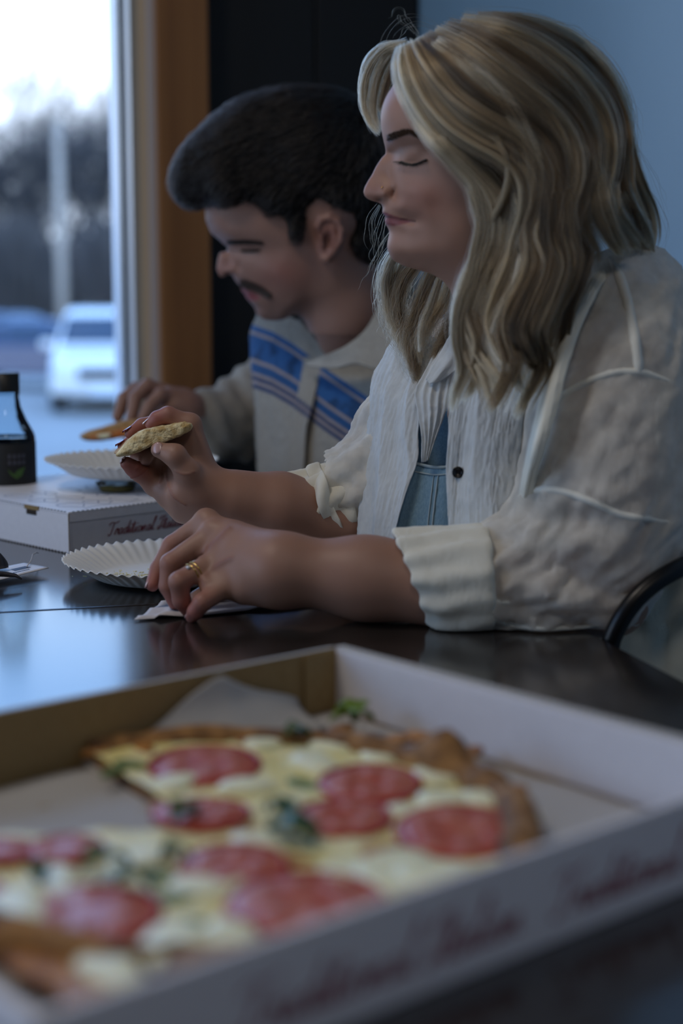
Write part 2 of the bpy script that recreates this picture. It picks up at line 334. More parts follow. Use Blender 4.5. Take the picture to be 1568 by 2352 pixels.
# ================================================================== tables
TZ = .75
M_top = mat('dark_tabletop', (.015, .013, .012), .15, noise=((4, 22, 4), (.024, .020, .018), .35, .7), bump=((500), .02, .0003), spec=1.0)
M_edge = mat('table_edge', (.02, .018, .017), .35); M_iron = mat('black_iron', (.008, .008, .009), .35, metal=.4)
def rounded(a0, a1, b0, b1, rr, n=8):
    pts = []
    for (ca, cb, s, r) in ((a1 - rr[1], b0 + rr[1], -90, rr[1]), (a1 - rr[2], b1 - rr[2], 0, rr[2]), (a0 + rr[3], b1 - rr[3], 90, rr[3]), (a0 + rr[0], b0 + rr[0], 180, rr[0])):
        for k in range(n + 1):
            t = math.radians(s + 90 * k / n); p = E(ca + r * math.cos(t), cb + r * math.sin(t)); pts.append((p.x, p.y))
    return pts
def table(a0, a1, b0, b1, label):
    t = empty('cafe_table', E((a0 + a1) / 2, (b0 + b1) / 2)); tag(t, label, 'table', 'dark tables pushed end to end')
    r = [.025] * 4
    BM().prism(rounded(a0, a1, b0, b1, r), TZ - .028, TZ).build('tabletop', M_top, t, bevel=.003, seg=3)
    c = E((a0 + a1) / 2, (b0 + b1) / 2)
    b = BM(); b.lathe([(.035, .03), (.032, .1), (.032, .70), (.06, .715), (.06, .7215)], (c.x, c.y, 0), 20); b.build('column', M_iron, t)
    b = BM(); b.box((c.x, c.y, .7185), (.34, .34, .006)); b.build('mounting_plate', M_iron, t)
    for k in range(4):
        d = Matrix.Rotation(PHI + k * math.pi / 2 + math.pi / 4, 3, 'Z') @ Vector((1, 0, 0))
        b = BM(); b.tube([c + d * .02 + Vector((0, 0, .045)), c + d * .2 + Vector((0, 0, .03)), c + d * .33 + Vector((0, 0, .012))], [.02, .016, .011], 8); b.build('foot', M_iron, t)
SEAM = 1.455
TA0, TA1 = -.34, .556
table(TA0, TA1, SEAM - 1.22, SEAM - .0012, 'dark laminate cafe table under the open pizza box in front')
table(TA0, TA1, SEAM + .0012, SEAM + 1.0, 'dark laminate cafe table behind the seam, under the closed pizza box')

# ================================================================== pizza box standing open in front
M_kraft = mat('brown_kraft_board', (.25, .165, .065), .8, noise=(220, (.29, .20, .085), .3, .7)); M_wboard = mat('white_board', (.72, .72, .78), .6, noise=(160, (.76, .76, .82), .3, .7))
M_flute = mat('cut_corrugated_edge', (.66, .64, .62), .85, bump=(900, .6, .001)); M_ink = mat('dark_red_print', (.27, .018, .035), .6)
M_bink = mat('blue_grey_print', (.10, .14, .24), .6)
B0 = G(780, 1483, TZ + .048); B0 = Vector((B0[0], B0[1], 0)); da = Vector((-.763, -.647, 0)).normalized(); db = Vector((.647, -.763, 0)).normalized()
HB = .048; LA, LB = .445, .362
def W(a, b, z): return B0 + da * a + db * b + Vector((0, 0, TZ + z))
box = empty('open_pizza_box', W(LA / 2, LB / 2, 0)); tag(box, 'open pizza box base holding the tomato pizza, brown and white inside', 'pizza box', 'pizza boxes')
T_ = .003
def slab(a0, a1, b0, b1, z0, z1): return BM().hexa([W(a0, b0, z0), W(a1, b0, z0), W(a1, b1, z0), W(a0, b1, z0)], [W(a0, b0, z1), W(a1, b0, z1), W(a1, b1, z1), W(a0, b1, z1)])
slab(0, LA, 0, LB, .0005, .003).build('base_panel', M_kraft, box)
slab(0, LA, 0, T_, .003, HB).build('back_wall', M_kraft, box, bevel=.0006)
slab(0, T_ * 2.6, T_, LB, .003, HB).build('right_wall', M_wboard, box, bevel=.002)['label'] = 'white folded-over wall'
fw_ = slab(0, LA, LB, LB + T_ * 1.4, .0005, HB).build('front_wall', M_wboard, box, bevel=.0008)
slab(LA, LA + T_ * 1.4, 0, LB + T_ * 1.4, .0005, HB).build('left_wall', M_wboard, box, bevel=.0008)
slab(T_ * 2.4, T_ * 12, T_ * .98, T_ * 1.8, .003, HB * .98).build('corner_flap', M_kraft, box)
for nm, (a0, a1, b0, b1) in dict(rim_edge=(0, T_ * 2.6, T_, LB), rim_edge_back=(T_ * 2.6, LA, 0.0002, T_ - .0002)).items():
    slab(a0 + .0004, a1 - .0004, b0, b1, HB + .0001, HB + .0007).build('rim_edge', M_flute, box)
bb = BM()   # tear-off teeth along the right rim
for i in range(60):
    t = .006 + i * (LB - .012) / 60; a = slab(.0008, .0070, t, t + .0032, HB + .0007, HB + .0015); bb.add(a.v, a.f)
bb.build('serration', M_flute, box)['kind'] = 'stuff'

# handwriting: each letter is a pen path (x advance, strokes)
GL = {
 'T': (.72, [[(.05, .82), (.3, .98), (.62, .9), (.95, 1.02)], [(.52, .93), (.44, .5), (.34, .08), (.2, -.02), (.12, .1)]]),
 'r': (.36, [[(0, .05), (.12, .4), (.2, .46), (.22, .36), (.3, .42), (.3, .15), (.4, .05)]]),
 'a': (.46, [[(.36, .4), (.2, .46), (.06, .28), (.08, .06), (.22, .05), (.36, .4), (.34, .1), (.48, .06)]]),
 'd': (.48, [[(.36, .4), (.2, .46), (.06, .26), (.08, .06), (.22, .05), (.36, .4), (.5, .98), (.38, .3), (.38, .06), (.5, .06)]]),
 'i': (.26, [[(0, .06), (.12, .42), (.12, .08), (.26, .08)], [(.2, .66), (.23, .7)]]),
 't': (.32, [[(0, .06), (.22, .86), (.14, .1), (.22, .03), (.34, .1)], [(-.02, .62), (.4, .68)]]),
 'o': (.42, [[(.28, .43), (.1, .42), (.05, .18), (.16, .04), (.32, .14), (.34, .36), (.26, .44), (.44, .36)]]),
 'n': (.5, [[(0, .06), (.1, .42), (.1, .06), (.26, .42), (.34, .4), (.34, .1), (.5, .06)]]),
 'l': (.3, [[(0, .08), (.26, .8), (.3, 1.04), (.22, 1.0), (.12, .3), (.16, .04), (.3, .08)]]),
 'I': (.5, [[(.06, .74), (.2, .98), (.5, .98), (.66, 1.06)], [(.44, .96), (.3, .4), (.16, .0), (.0, .06), (.1, .22), (.5, .2)]]),
 'y': (.46, [[(0, .42), (.06, .1), (.2, .06), (.34, .42), (.3, .0), (.16, -.4), (.04, -.3), (.3, .02), (.48, .1)]]),
 ' ': (.34, [])}
def writing(text, origin, ux, uz, size, nrm, parent, m, name='lettering', pen=.035, shear=.28):
    T = BM(); x = 0
    for ch in text:
        adv, st = GL[ch]
        for s in st:
            # catmull-rom smoothing of the stroke
            q = [s[0]] + list(s) + [s[-1]]; pts = []
            for i in range(1, len(q) - 2):
                for k in range(5):
                    t = k / 5; c = [0, 0]
                    for j in (0, 1):
                        a_, b_, c_, d_ = q[i - 1][j], q[i][j], q[i + 1][j], q[i + 2][j]
                        c[j] = .5 * (2 * b_ + (c_ - a_) * t + (2 * a_ - 5 * b_ + 4 * c_ - d_) * t * t + (-a_ + 3 * b_ - 3 * c_ + d_) * t ** 3)
                    pts.append(c)
            pts.append(list(s[-1]))
            for i in range(len(pts) - 1):
                (x0, y0), (x1, y1) = pts[i], pts[i + 1]; x0 += y0 * shear; x1 += y1 * shear
                L = math.hypot(x1 - x0, y1 - y0) or 1e-6; wv = pen * (.8 + .6 * abs((y1 - y0) / L)); px, py = -(y1 - y0) / L * wv / 2, (x1 - x0) / L * wv / 2
                ex, ey = (x1 - x0) / L * wv * .25, (y1 - y0) / L * wv * .25
                c4 = [(x0 - ex + px, y0 - ey + py), (x0 - ex - px, y0 - ey - py), (x1 + ex - px, y1 + ey - py), (x1 + ex + px, y1 + ey + py)]
                b4 = [origin + ux * ((x + a) * size) + uz * (b * size) for a, b in c4]
                T.hexa([p + nrm * .00002 for p in b4], [p + nrm * .00016 for p in b4])
        x += adv
    return T.build(name, m, parent)
# print on the outside of the front wall (reads left to right for someone facing it)
for (a, s) in ((.365, .021), (.185, .021)):
    writing('Traditional Italian', W(a, LB + T_ * 1.4, .012), -da, Vector((0, 0, 1)), s, db, box, M_ink, pen=.07)

# baking paper under and behind the pizza
M_paper = mat('baking_paper', (.42, .41, .40), .6, bump=(70, .4, .002))
def grid_mesh(name, fn, nu, nv, m, parent=None, thick=0, smooth=True):
    vs = [fn(i / nu, j / nv) for j in range(nv + 1) for i in range(nu + 1)]
    fs = np.array([(j * (nu + 1) + i, j * (nu + 1) + i + 1, (j + 1) * (nu + 1) + i + 1, (j + 1) * (nu + 1) + i) for j in range(nv) for i in range(nu)])
    o = place(name, mesh_from(name, np.array([tuple(v) for v in vs]), fs, smooth), m, parent)
    if thick: s = o.modifiers.new('solid', 'SOLIDIFY'); s.thickness = thick; s.offset = 0
    return o
rp = random.Random(5)
def paper(u, v):
    a, b = .012 + u * (LA - .022), .010 + v * (LB - .02)
    return W(a, b, .0042 + .0008 * math.sin(a * 60 + b * 23) + .0006 * math.sin(b * 90))
pl = empty('baking_paper', W(LA / 2, LB / 2, .003)); tag(pl, 'sheet of baking paper under the pizza in the open box', 'paper')
grid_mesh('sheet', paper, 50, 40, M_paper, pl, .0003)
def flap(u, v):   # the corner that stands up against the back wall
    a = .045 + u * .17; lift = (1 - abs(2 * u - .75) * .95); lift = max(lift, 0.02)
    return W(a, .012 - .004 * v + .028 * (1 - v) ** 2, .006 + v * .040 * lift + .002 * math.sin(a * 80 + v * 4) * v)
grid_mesh('raised_corner', flap, 30, 12, M_paper, pl, .0003)

# ================================================================== pizza
M_dough = mat('baked_dough', (.36, .18, .055), .75, noise=(60, (.07, .026, .008), .38, .66), bump=(150, .5, .003))
M_cheese = mat('melted_cheese', (.80, .70, .27), .4, noise=(45, (.88, .83, .50), .35, .65), bump=(120, .3, .003), sss=.1)
M_brown = mat('toasted_cheese', (.48, .22, .055), .5, noise=(70, (.22, .07, .015), .4, .7))
M_tom = mat('tomato_flesh', (.44, .06, .035), .28, noise=(110, (.56, .20, .13), .35, .7), bump=(200, .4, .002), spec=.6)
M_skin_t = mat('tomato_skin', (.38, .012, .008), .25); M_core = mat('tomato_seeds', (.55, .20, .14), .3, bump=(300, .6, .003), noise=(200, (.42, .08, .05), .4, .6))
M_green = mat('basil', (.025, .065, .012), .4, noise=(90, (.05, .10, .02), .4, .7)); M_lgreen = mat('pale_pepper', (.14, .20, .06), .4)
M_moz = mat('soft_white_cheese', (.88, .87, .60), .35, bump=(90, .4, .004), sss=.1)
PC = Vector((-.070, .802)); PR = .178; PZ = TZ + .0056
pz = empty('pizza', (PC.x, PC.y, PZ)); tag(pz, 'thin-crust tomato and basil pizza with one slice missing', 'pizza')
WG0, WG1 = math.radians(122), math.radians(186)   # missing wedge
def pang(k, n): return WG1 + (2 * math.pi - (WG1 - WG0)) * k / n
from mathutils import noise as MN
def nz(x, y, z=0, s=1.0): return MN.noise(Vector((x * s, y * s, z * s)))
def pizza_top(r, th):
    x, y = PC.x + r * math.cos(th), PC.y + r * math.sin(th)
    return .0085 + .0022 * nz(x, y, 0, 35) + .0012 * nz(x, y, 3, 90)
NR, NA = 26, 200; vs = []; fs = []
for k in range(NA + 1):
    th = pang(k, NA)
    for j in range(NR + 1):
        r = (PR - .012) * j / NR * (1 + .0 * k); x, y = PC.x + r * math.cos(th), PC.y + r * math.sin(th)
        vs.append((x, y, PZ + pizza_top(r, th)))
for k in range(NA):
    for j in range(NR): a = k * (NR + 1) + j; fs.append((a, a + NR + 1, a + NR + 2, a + 1))
place('cheese', mesh_from('cheese', np.array(vs), np.array(fs)), M_cheese, pz)
vs = []; fs = []   # crumb under the cheese, showing on the cut faces
ring = [(0, 0)] + [((PR - .006) * math.cos(pang(k, NA)), (PR - .006) * math.sin(pang(k, NA))) for k in range(NA + 1)]
BM().prism([(PC.x + x, PC.y + y) for x, y in ring], PZ, PZ + .0068).build('base', M_dough, pz)
# raised crust rim with blisters
NT = 14; vs = []; fs = []
for k in range(NA * 2 + 1):
    th = pang(k, NA * 2); cx, cy = math.cos(th), math.sin(th)
    bub = 0
    for (deg, amp, wd) in ((38, .022, 6), (22, .008, 6), (5, .009, 9), (-12, .006, 8), (-130, .010, 14), (-110, .006, 9), (60, .004, 9), (95, .004, 7)):
        dd = (math.degrees(th) - deg + 180) % 360 - 180; bub += amp * math.exp(-(dd / wd) ** 2)
    rad = .0095 + .0022 * nz(cx * 9, cy * 9, 1, 1.3) + bub * .35
    for j in range(NT):
        t = 2 * math.pi * j / NT; rr_ = PR - .012 + rad * .95 * math.cos(t) + .003 * nz(cx * 5, cy * 5, 7, 1.5); zz = PZ + .0075 + (rad * .75 + bub * .6) * math.sin(t) * (1 if math.sin(t) > 0 else .55)
        vs.append((PC.x + rr_ * cx, PC.y + rr_ * cy, max(zz, PZ + .0003)))
for k in range(NA * 2):
    for j in range(NT): fs.append((k * NT + j, (k + 1) * NT + j, (k + 1) * NT + (j + 1) % NT, k * NT + (j + 1) % NT))
place('crust', mesh_from('crust', np.array(vs), np.array(fs)), M_dough, pz)
def topping(name, u, v, r, m, h=.004, tilt=0, n=24, squash=1.0, wob=.06, zoff=.0, lab=None):
    p = G(u, v, PZ + .012); b = BM(); prof = []
    rot = rp.uniform(0, 6); z0 = PZ + pizza_top(0, 0) * 0 + .0078 + zoff
    vs = [(0, 0, h)]; 
    for (q, zz) in ((.5, h), (.86, h * .95), (1.0, h * .55), (.98, -.001)):
        for k in range(n):
            t = 2 * math.pi * k / n; R_ = r * q * (1 + wob * math.sin(2 * t + rot) + wob * .6 * math.sin(3 * t + rot * 2)); vs.append((R_ * math.cos(t), R_ * squash * math.sin(t), zz))
    fs = [(0, 1 + k, 1 + (k + 1) % n) for k in range(n)]
    for j in range(3): fs += [(1 + j * n + k, 1 + (j + 1) * n + k, 1 + (j + 1) * n + (k + 1) % n, 1 + j * n + (k + 1) % n) for k in range(n)]
    Rm = Matrix.Rotation(rot, 3, 'Z') if squash != 1 else Matrix.Identity(3); Rm = Matrix.Rotation(tilt, 3, 'X') @ Rm
    vs = [Vector((p[0], p[1], z0)) + Rm @ Vector(q) for q in vs]
    b.add(vs, fs, True); o = b.build(name, m, pz)
    if lab: o['label'] = lab
    return o, Vector((p[0], p[1], z0 + h)), Rm
for (u, v, r) in ((470, 1752, .034), (850, 1795, .030), (790, 1872, .026), (462, 1862, .027), (1055, 1905, .034), (535, 1985, .027), (705, 2068, .037), (205, 2095, .033), (-10, 1950, .02), (150, 1945, .020), (-140, 2060, .03)):
    o, c, Rm = topping('tomato_slice', u, v, r, M_tom, h=.0045, tilt=rp.uniform(-.05, .08))
    b = BM(); n = 24   # skin ring and seed chambers on the slice
    b.tube([c + Rm @ Vector((r * .97 * math.cos(2 * math.pi * k / n), r * .97 * math.sin(2 * math.pi * k / n), -.0015)) for k in range(n + 1)], .0016, 6); sk = b.build('skin', M_skin_t); attach(sk, o)
    b = BM()
    for k in range(6):
        t = 2 * math.pi * k / 6 + r * 50; q = c + Rm @ Vector((r * .55 * math.cos(t), r * .55 * math.sin(t), 0))
        b.lathe([(r * .26, -.0012), (r * .2, .0006), (0.0001, .0010)], tuple(q), 10)
    s_ = b.build('seeds', M_core); attach(s_, o)
for (u, v, r) in ((560, 1800, .017), (1000, 1770, .018), (610, 1920, .020), (1120, 1830, .017), (900, 1990, .026), (990, 2005, .02), (720, 1745, .019), (660, 1840, .012), (1200, 1870, .010), (120, 2020, .02), (40, 2080, .022), (330, 1960, .016), (400, 2160, .024), (520, 2140, .018), (810, 1990, .018), (940, 1850, .014), (470, 2020, .018), (250, 2215, .02), (400, 1790, .014), (1015, 1830, .015), (880, 1720, .015), (600, 1700, .012), (760, 1700, .014)):
    topping('cheese_dollop', u, v, r, M_moz, h=rp.uniform(.003, .006), squash=rp.uniform(.6, 1), wob=.15)
for (u, v, r) in ((330, 1702, .013), (560, 1690, .012), (780, 1668, .013), (900, 1690, .014), (1070, 1720, .014), (220, 1712, .010), (1160, 1800, .012), (560, 1905, .010), (870, 1940, .011), (380, 1840, .010), (660, 1965, .012), (130, 2200, .03), (230, 2230, .03), (690, 1675, .01), (960, 1680, .012)):
    topping('browned_patch', u, v, r, M_brown, h=.0028, squash=.6, wob=.2, lab='toasted brown patch')
def leaf(u, v, L, rot, m=M_green, name='basil_leaf', lift=.006, lab=None):
    p = G(u, v, PZ + .014); c = Vector((p[0], p[1], PZ + .013)); nU, nV = 10, 6
    R = Matrix.Rotation(rot, 3, 'Z')
    def fn(a, b):
        x = (a - .5) * L; w_ = L * .34 * math.sin(math.pi * min(max(a, .02), .98)) ** .7; y = (b - .5) * 2 * w_
        return c + R @ Vector((x, y, lift * math.sin(math.pi * a) + .35 * abs(y) + .002 * math.sin(a * 9 + b * 5)))
    o = grid_mesh(name, fn, nU, nV, m, pz, .0006)
    if lab: o['label'] = lab
for (u, v, L, r) in ((682, 1690, .020, .3), (425, 1872, .022, 1.), (640, 1868, .026, 2.2), (668, 1915, .030, -.6), (240, 1985, .026, .5), (310, 2028, .020, 2.8), (700, 1905, .016, .1), (400, 1965, .016, .3), (85, 2010, .018, 2)):
    leaf(u, v, L, r)
for (u, v, L, r, lf) in ((808, 1650, .030, .2, .006), (820, 1640, .024, 1.4, .008), (795, 1645, .020, 2.4, .007)): leaf(u, v, L, r, mat('bright_basil', (.14, .22, .012), .4), lift=lf, lab='bright green basil leaf')
for (u, v, r) in ((300, 1745, .012), (700, 1790, .013), (400, 2050, .018), (360, 2000, .016), (980, 1810, .011), (1000, 2050, .014), (450, 2120, .014), (260, 1760, .009)):
    topping('pepper_strip', u, v, r, M_lgreen, h=.003, squash=.4, wob=.1)

# ================================================================== closed pizza box
C0 = G(160, 1272, TZ); C0 = Vector((C0[0], C0[1], 0)); ea = Vector((-.70, .714, 0)).normalized(); eb = Vector((.714, .70, 0)).normalized(); S2 = .305; H2 = .0475
def W2(a, b, z): return C0 + ea * a + eb * b + Vector((0, 0, TZ + z))
b2 = empty('closed_pizza_box', W2(S2 / 2, S2 / 2, 0)); tag(b2, 'closed white pizza box with red handwriting, under a paper plate', 'pizza box', 'pizza boxes')
def slab2(a0, a1, b0, b1, z0, z1): return BM().hexa([W2(a0, b0, z0), W2(a1, b0, z0), W2(a1, b1, z0), W2(a0, b1, z0)], [W2(a0, b0, z1), W2(a1, b0, z1), W2(a1, b1, z1), W2(a0, b1, z1)])
M_wb2 = mat('white_glazed_board', (.72, .72, .77), .5, noise=(120, (.76, .76, .81), .3, .7))
slab2(0, S2, 0, S2, .0006, .003).build('base_panel', M_wb2, b2)
slab2(0, S2, 0, .003, .0006, H2 - .012).build('left_side', M_wb2, b2)       # faces in the -eb direction
slab2(0, .003, .0035, S2, .0006, H2 - .0115).build('front_side', M_wb2, b2)
slab2(S2 - .003, S2, .003, S2, .0006, H2 - .004).build('back_side', M_wb2, b2); slab2(.003, S2 - .003, S2 - .003, S2, .0006, H2 - .004).build('far_side', M_wb2, b2)
slab2(-.0015, S2, -.0015, S2, H2 - .003, H2).build('lid', M_wb2, b2, bevel=.0008)
slab2(-.0012, S2, -.0016, -.0001, .0006, H2 - .003).build('lid_front_flap', M_wb2, b2)
slab2(-.0018, -.0002, .0005, S2, H2 - .0115, H2 - .003).build('lid_side_flap', M_wb2, b2)
bb = BM()
for i in range(46):   # perforations: short dark gaps along the folds
    t = .004 + i * (S2 - .008) / 46
    for (q) in (slab2(-.0019, -.0003, t, t + .003, H2 - .0004, H2 + .00025), slab2(t, t + .003, -.0020, -.0004, H2 - .0004, H2 + .00025), slab2(-.0022, -.0016, t, t + .0034, .0002, .0016), slab2(t, t + .0034, -.0020, -.0013, .0002, .0016)): bb.add(q.v, q.f)
bb.build('perforation', mat('perforation_gap', (.05, .04, .035), .9), b2)['kind'] = 'stuff'
slab2(.062, .082, -.0022, -.0014, H2 - .010, H2 - .0035).build('tuck_slot', mat('slot_shadow', (.03, .022, .015), .9), b2)
slab2(.057, .086, -.0024, -.0010, H2 - .0042, H2 + .0006).build('tuck_lip', M_kraft, b2)
slab2(-.0021, -.0015, -.0021, -.0013, .0006, H2 - .002).build('cut_corner', M_kraft, b2)
writing('Traditional Italian', W2(-.0018, .050, .0150), eb, Vector((0, 0, 1)), .0150, -ea, b2, M_ink, pen=.055)
# printed doodled outline lettering on the lid: loops and bars in blue-grey ink
T = BM(); rd = random.Random(11)
def lidline(pts, wd=.0009):
    for i in range(len(pts) - 1):
        p0, p1 = Vector(pts[i]), Vector(pts[i + 1]); d = (p1 - p0); 
        if d.length < 1e-6: continue
        n_ = Vector((-d.y, d.x)).normalized() * wd / 2
        q = [W2(p.x, p.y, H2 + .00002) for p in (p0 + n_, p0 - n_, p1 - n_, p1 + n_)]; T.hexa(q, [v_ + Vector((0, 0, .00016)) for v_ in q])
for row in range(3):
    for k in range(7):
        ca, cb = .045 + row * .055, .035 + k * .038; ww, hh = .013, .019
        pts = []
        for j in range(13):
            t = 2 * math.pi * j / 12; pts.append((ca + hh * math.sin(t) * (1 + .25 * math.sin(3 * t + k)), cb + ww * math.cos(t) * (1 + .3 * math.cos(2 * t + row + k))))
        lidline(pts)
        if (k + row) % 2: lidline([(ca - .006, cb - .004), (ca + .006, cb + .004)], .0016)
lidline([(.012, .03), (.02, .05), (.014, .09), (.022, .12)]); lidline([(.008, .14), (.016, .20), (.010, .26)])
T.build('printed_outline', M_bink, b2)
T = BM(); lidline([(.03, .16), (.033, .19), (.028, .24), (.032, .28)], .003); T.build('printed_stroke', M_ink, b2)

# ================================================================== paper plates
M_plate = mat('white_paper_plate', (.74, .75, .74), .75, bump=(60, .15, .001))
def plate(c, R, label, rz=0, tilt=(0, 0)):
    root = empty('paper_plate', c, rz); root.rotation_euler = (tilt[0], tilt[1], rz); tag(root, label, 'plate', 'white paper plates'); N = 56 * 6
    prof = [(0, .0015, 0), (.45, .0015, 0), (.66, .0017, 0), (.71, .003, .12), (.76, .0065, .5), (.84, .0125, .9), (.92, .0175, 1.1), (.985, .0205, 1.3), (1.0, .0210, 1.3), (1.003, .0200, 1.3)]
    vs = []; fs = []
    for (q, z, fl) in prof:
        for k in range(N):
            t = 2 * math.pi * k / N; wv = math.cos(56 * t); vs.append((R * q * math.cos(t) * (1 + .006 * wv * fl), R * q * math.sin(t) * (1 + .006 * wv * fl), z + .0011 * wv * fl))
    for j in range(len(prof) - 1): fs += [(j * N + k, (j + 1) * N + k, (j + 1) * N + (k + 1) % N, j * N + (k + 1) % N) for k in range(N)]
    me = mesh_from('dish', np.array(vs), fs); o = place('dish', me, M_plate); o.parent = root
    s = o.modifiers.new('solid', 'SOLIDIFY'); s.thickness = .0006; s.offset = -1
    return root
p1 = G(405, 1352, TZ); plate((p1[0] - .01, p1[1] + .06, TZ + .0012), .112, 'paper plate lying on the table under the woman\'s left hand')
pp1 = (p1[0] - .01, p1[1] + .06)
p2 = P(303, 1088, 1.985); plate((p2[0], p2[1], TZ + H2 + .0145), .1085, 'paper plate standing on the closed pizza box', tilt=(.0, .01))
p3 = P(470, 1082, 2.27); plate((p3[0] - .06, p3[1], TZ + .002), .11, 'paper plate on the table behind the pizza box, in front of the man')
# grated cheese crumbs on the near plate
b = BM(); rc = random.Random(2)
for i in range(150):
    x, y = pp1[0] - .035 + rc.gauss(0, .018), pp1[1] - .012 + rc.gauss(0, .018)
    a = rc.uniform(0, 3.1); L = rc.uniform(.001, .004); b.hexa([(x, y, TZ + .0034), (x + L * math.cos(a), y + L * math.sin(a), TZ + .0034), (x + L * math.cos(a) - .0006, y + L * math.sin(a) + .0006, TZ + .0036), (x - .0006, y + .0006, TZ + .0036)], [(x, y, TZ + .0045), (x + L * math.cos(a), y + L * math.sin(a), TZ + .0045), (x + L * math.cos(a) - .0006, y + L * math.sin(a) + .0006, TZ + .0045), (x - .0006, y + .0006, TZ + .0045)])
o = b.build('grated_cheese', mat('grated_cheese', (.72, .66, .36), .6)); tag(o, 'grated cheese crumbs scattered on the near paper plate', 'cheese', kind='stuff')
# clear lidded sauce cup wedged under the upper plate
cup = empty('sauce_cup', (p2[0] - .012, p2[1] - .052, TZ + H2)); tag(cup, 'small clear plastic sauce cup wedged under the upper paper plate', 'cup')
M_clear = glassy('clear_plastic', (.75, .8, .78), .05)
b = BM(); b.lathe([(.0001, .0004), (.020, .0004), (.0215, .0012), (.025, .0095), (.0255, .0100)], (0, 0, .0002), 28); o = b.build('cup_body', M_clear); o.parent = cup
b = BM(); b.lathe([(.0262, .0092), (.0262, .0120), (.024, .0124), (.0001, .0120)], (0, 0, .0002), 28); o = b.build('cup_lid', M_clear); o.parent = cup
b = BM(); b.lathe([(.0001, .0010), (.0195, .0010), (.0215, .0060), (.0001, .0062)], (0, 0, .0002), 24); o = b.build('sauce', mat('yellow_sauce', (.50, .36, .06), .15)); o.parent = cup

# ================================================================== bottle
bp = G(18, 1158, TZ); BZ = TZ
bot = empty('sauce_bottle', (bp[0], bp[1] + .1, TZ)); bp = (bp[0], bp[1]); 
dB = 2.02; q = P(18, 1090, dB); bx, by = q[0], q[1]; bot.location = (bx, by, TZ)
tag(bot, 'glass bottle with black cap and dark label behind the closed pizza box', 'bottle')
M_bgl = glassy('bottle_glass', (.80, .88, .92), .03); M_liq = mat('dark_liquid', (.010, .014, .02), .1); M_cap = mat('black_cap', (.006, .006, .006), .5); M_lab = mat('black_label', (.008, .009, .010), .7)
zt = P(18, 854, dB)[2] - TZ   # top of the cap above the table
k_ = zt
prof = [(.001, .001), (.033, .001), (.0355, .005), (.0362, .02), (.0362, k_ - .083), (.0345, k_ - .077), (.0253, k_ - .0595), (.0190, k_ - .044), (.0170, k_ - .032), (.0165, k_ - .0215)]
b = BM(); b.lathe(prof, n=40); o = b.build('glass_body', M_bgl); o.parent = bot
b = BM(); b.lathe([(r - .002, z + .001) for r, z in prof[1:5]] + [(.0340, k_ - .084), (.0001, k_ - .084)], n=40); o = b.build('liquid', M_liq); o.parent = bot
b = BM(); b.lathe([(.0180, k_ - .0245), (.0183, k_ - .001), (.0165, k_), (.0001, k_)], n=40); o = b.build('screw_cap', M_cap); o.parent = bot
b = BM(); b.lathe([(.0175, k_ - .0290), (.0182, k_ - .0255), (.0178, k_ - .0248)], n=40); o = b.build('neck_ring', M_bgl); o.parent = bot
b = BM(); b.lathe([(.0365, .012), (.0367, .0125), (.0367, k_ - .0885), (.0365, k_ - .088)], n=40); o = b.build('bottle_label', M_lab); o.parent = bot
def onlab(nm, m, ths, zs, off=.0369):
    b = BM(); n = len(ths); b.add([(off * math.cos(t), off * math.sin(t), z) for t, z in zip(ths, zs)] + [((off + .0003) * math.cos(t), (off + .0003) * math.sin(t), z) for t, z in zip(ths, zs)], [tuple(range(n))[::-1], tuple(range(n, 2 * n))] + [(i, (i + 1) % n, n + (i + 1) % n, n + i) for i in range(n)]); o = b.build(nm, m); o.parent = bot
a0 = math.radians(-60); zc = k_ - .128
onlab('label_leaf', mat('leaf_green_print', (.05, .12, .02), .6), [a0 - .32, a0 - .1, a0 + .02, a0 + .32, a0 + .18, a0 - .02, a0 - .2], [zc + .008, zc + .001, zc + .006, zc + .010, zc - .001, zc - .005, zc])
M_pr = mat('label_print', (.06, .06, .08), .6)
for r_, zz in enumerate((zc + .024, zc + .016)):
    for k in range(4): t = a0 - .3 + k * .17; onlab('label_print', M_pr, [t, t + .11, t + .11, t], [zz - .0028, zz - .0028, zz + .0028, zz + .0028])

# ================================================================== napkin under the hand
M_nap = mat('white_napkin', (.58, .56, .58), .9, bump=(350, .3, .0008))
nA, nB, nC, nD = [Vector(G(u, v, TZ)) for u, v in ((308, 1428), (735, 1383), (760, 1350), (395, 1372))]
def napk(u, v):
    p = (nA * (1 - u) + nB * u) * (1 - v) + (nD * (1 - u) + nC * u) * v; bow = -.010 * math.sin(math.pi * u) * (1 - v)
    z = .0018 + .0035 * max(0, math.sin(u * 9 + 1)) * (1 - v) * (u > .1) + .005 * max(0, u - .8) / .2 * (1 - v) + .0015 * math.sin(v * 20)
    return Vector((p.x + E2.x * bow, p.y + E2.y * bow, TZ + z))
np_ = empty('paper_napkin', (nA.x, nA.y, TZ)); tag(np_, 'crumpled white paper napkin half under the woman\'s left wrist', 'napkin')
grid_mesh('upper_layer', napk, 40, 10, M_nap, np_, .0005)
grid_mesh('lower_layer', lambda u, v: napk(u * .96 + .02, v * .9 + .08) - Vector((0, 0, .0012 + (napk(u * .96 + .02, v * .9 + .08).z - TZ - .0012) * .6)), 20, 6, M_nap, np_, .0005)

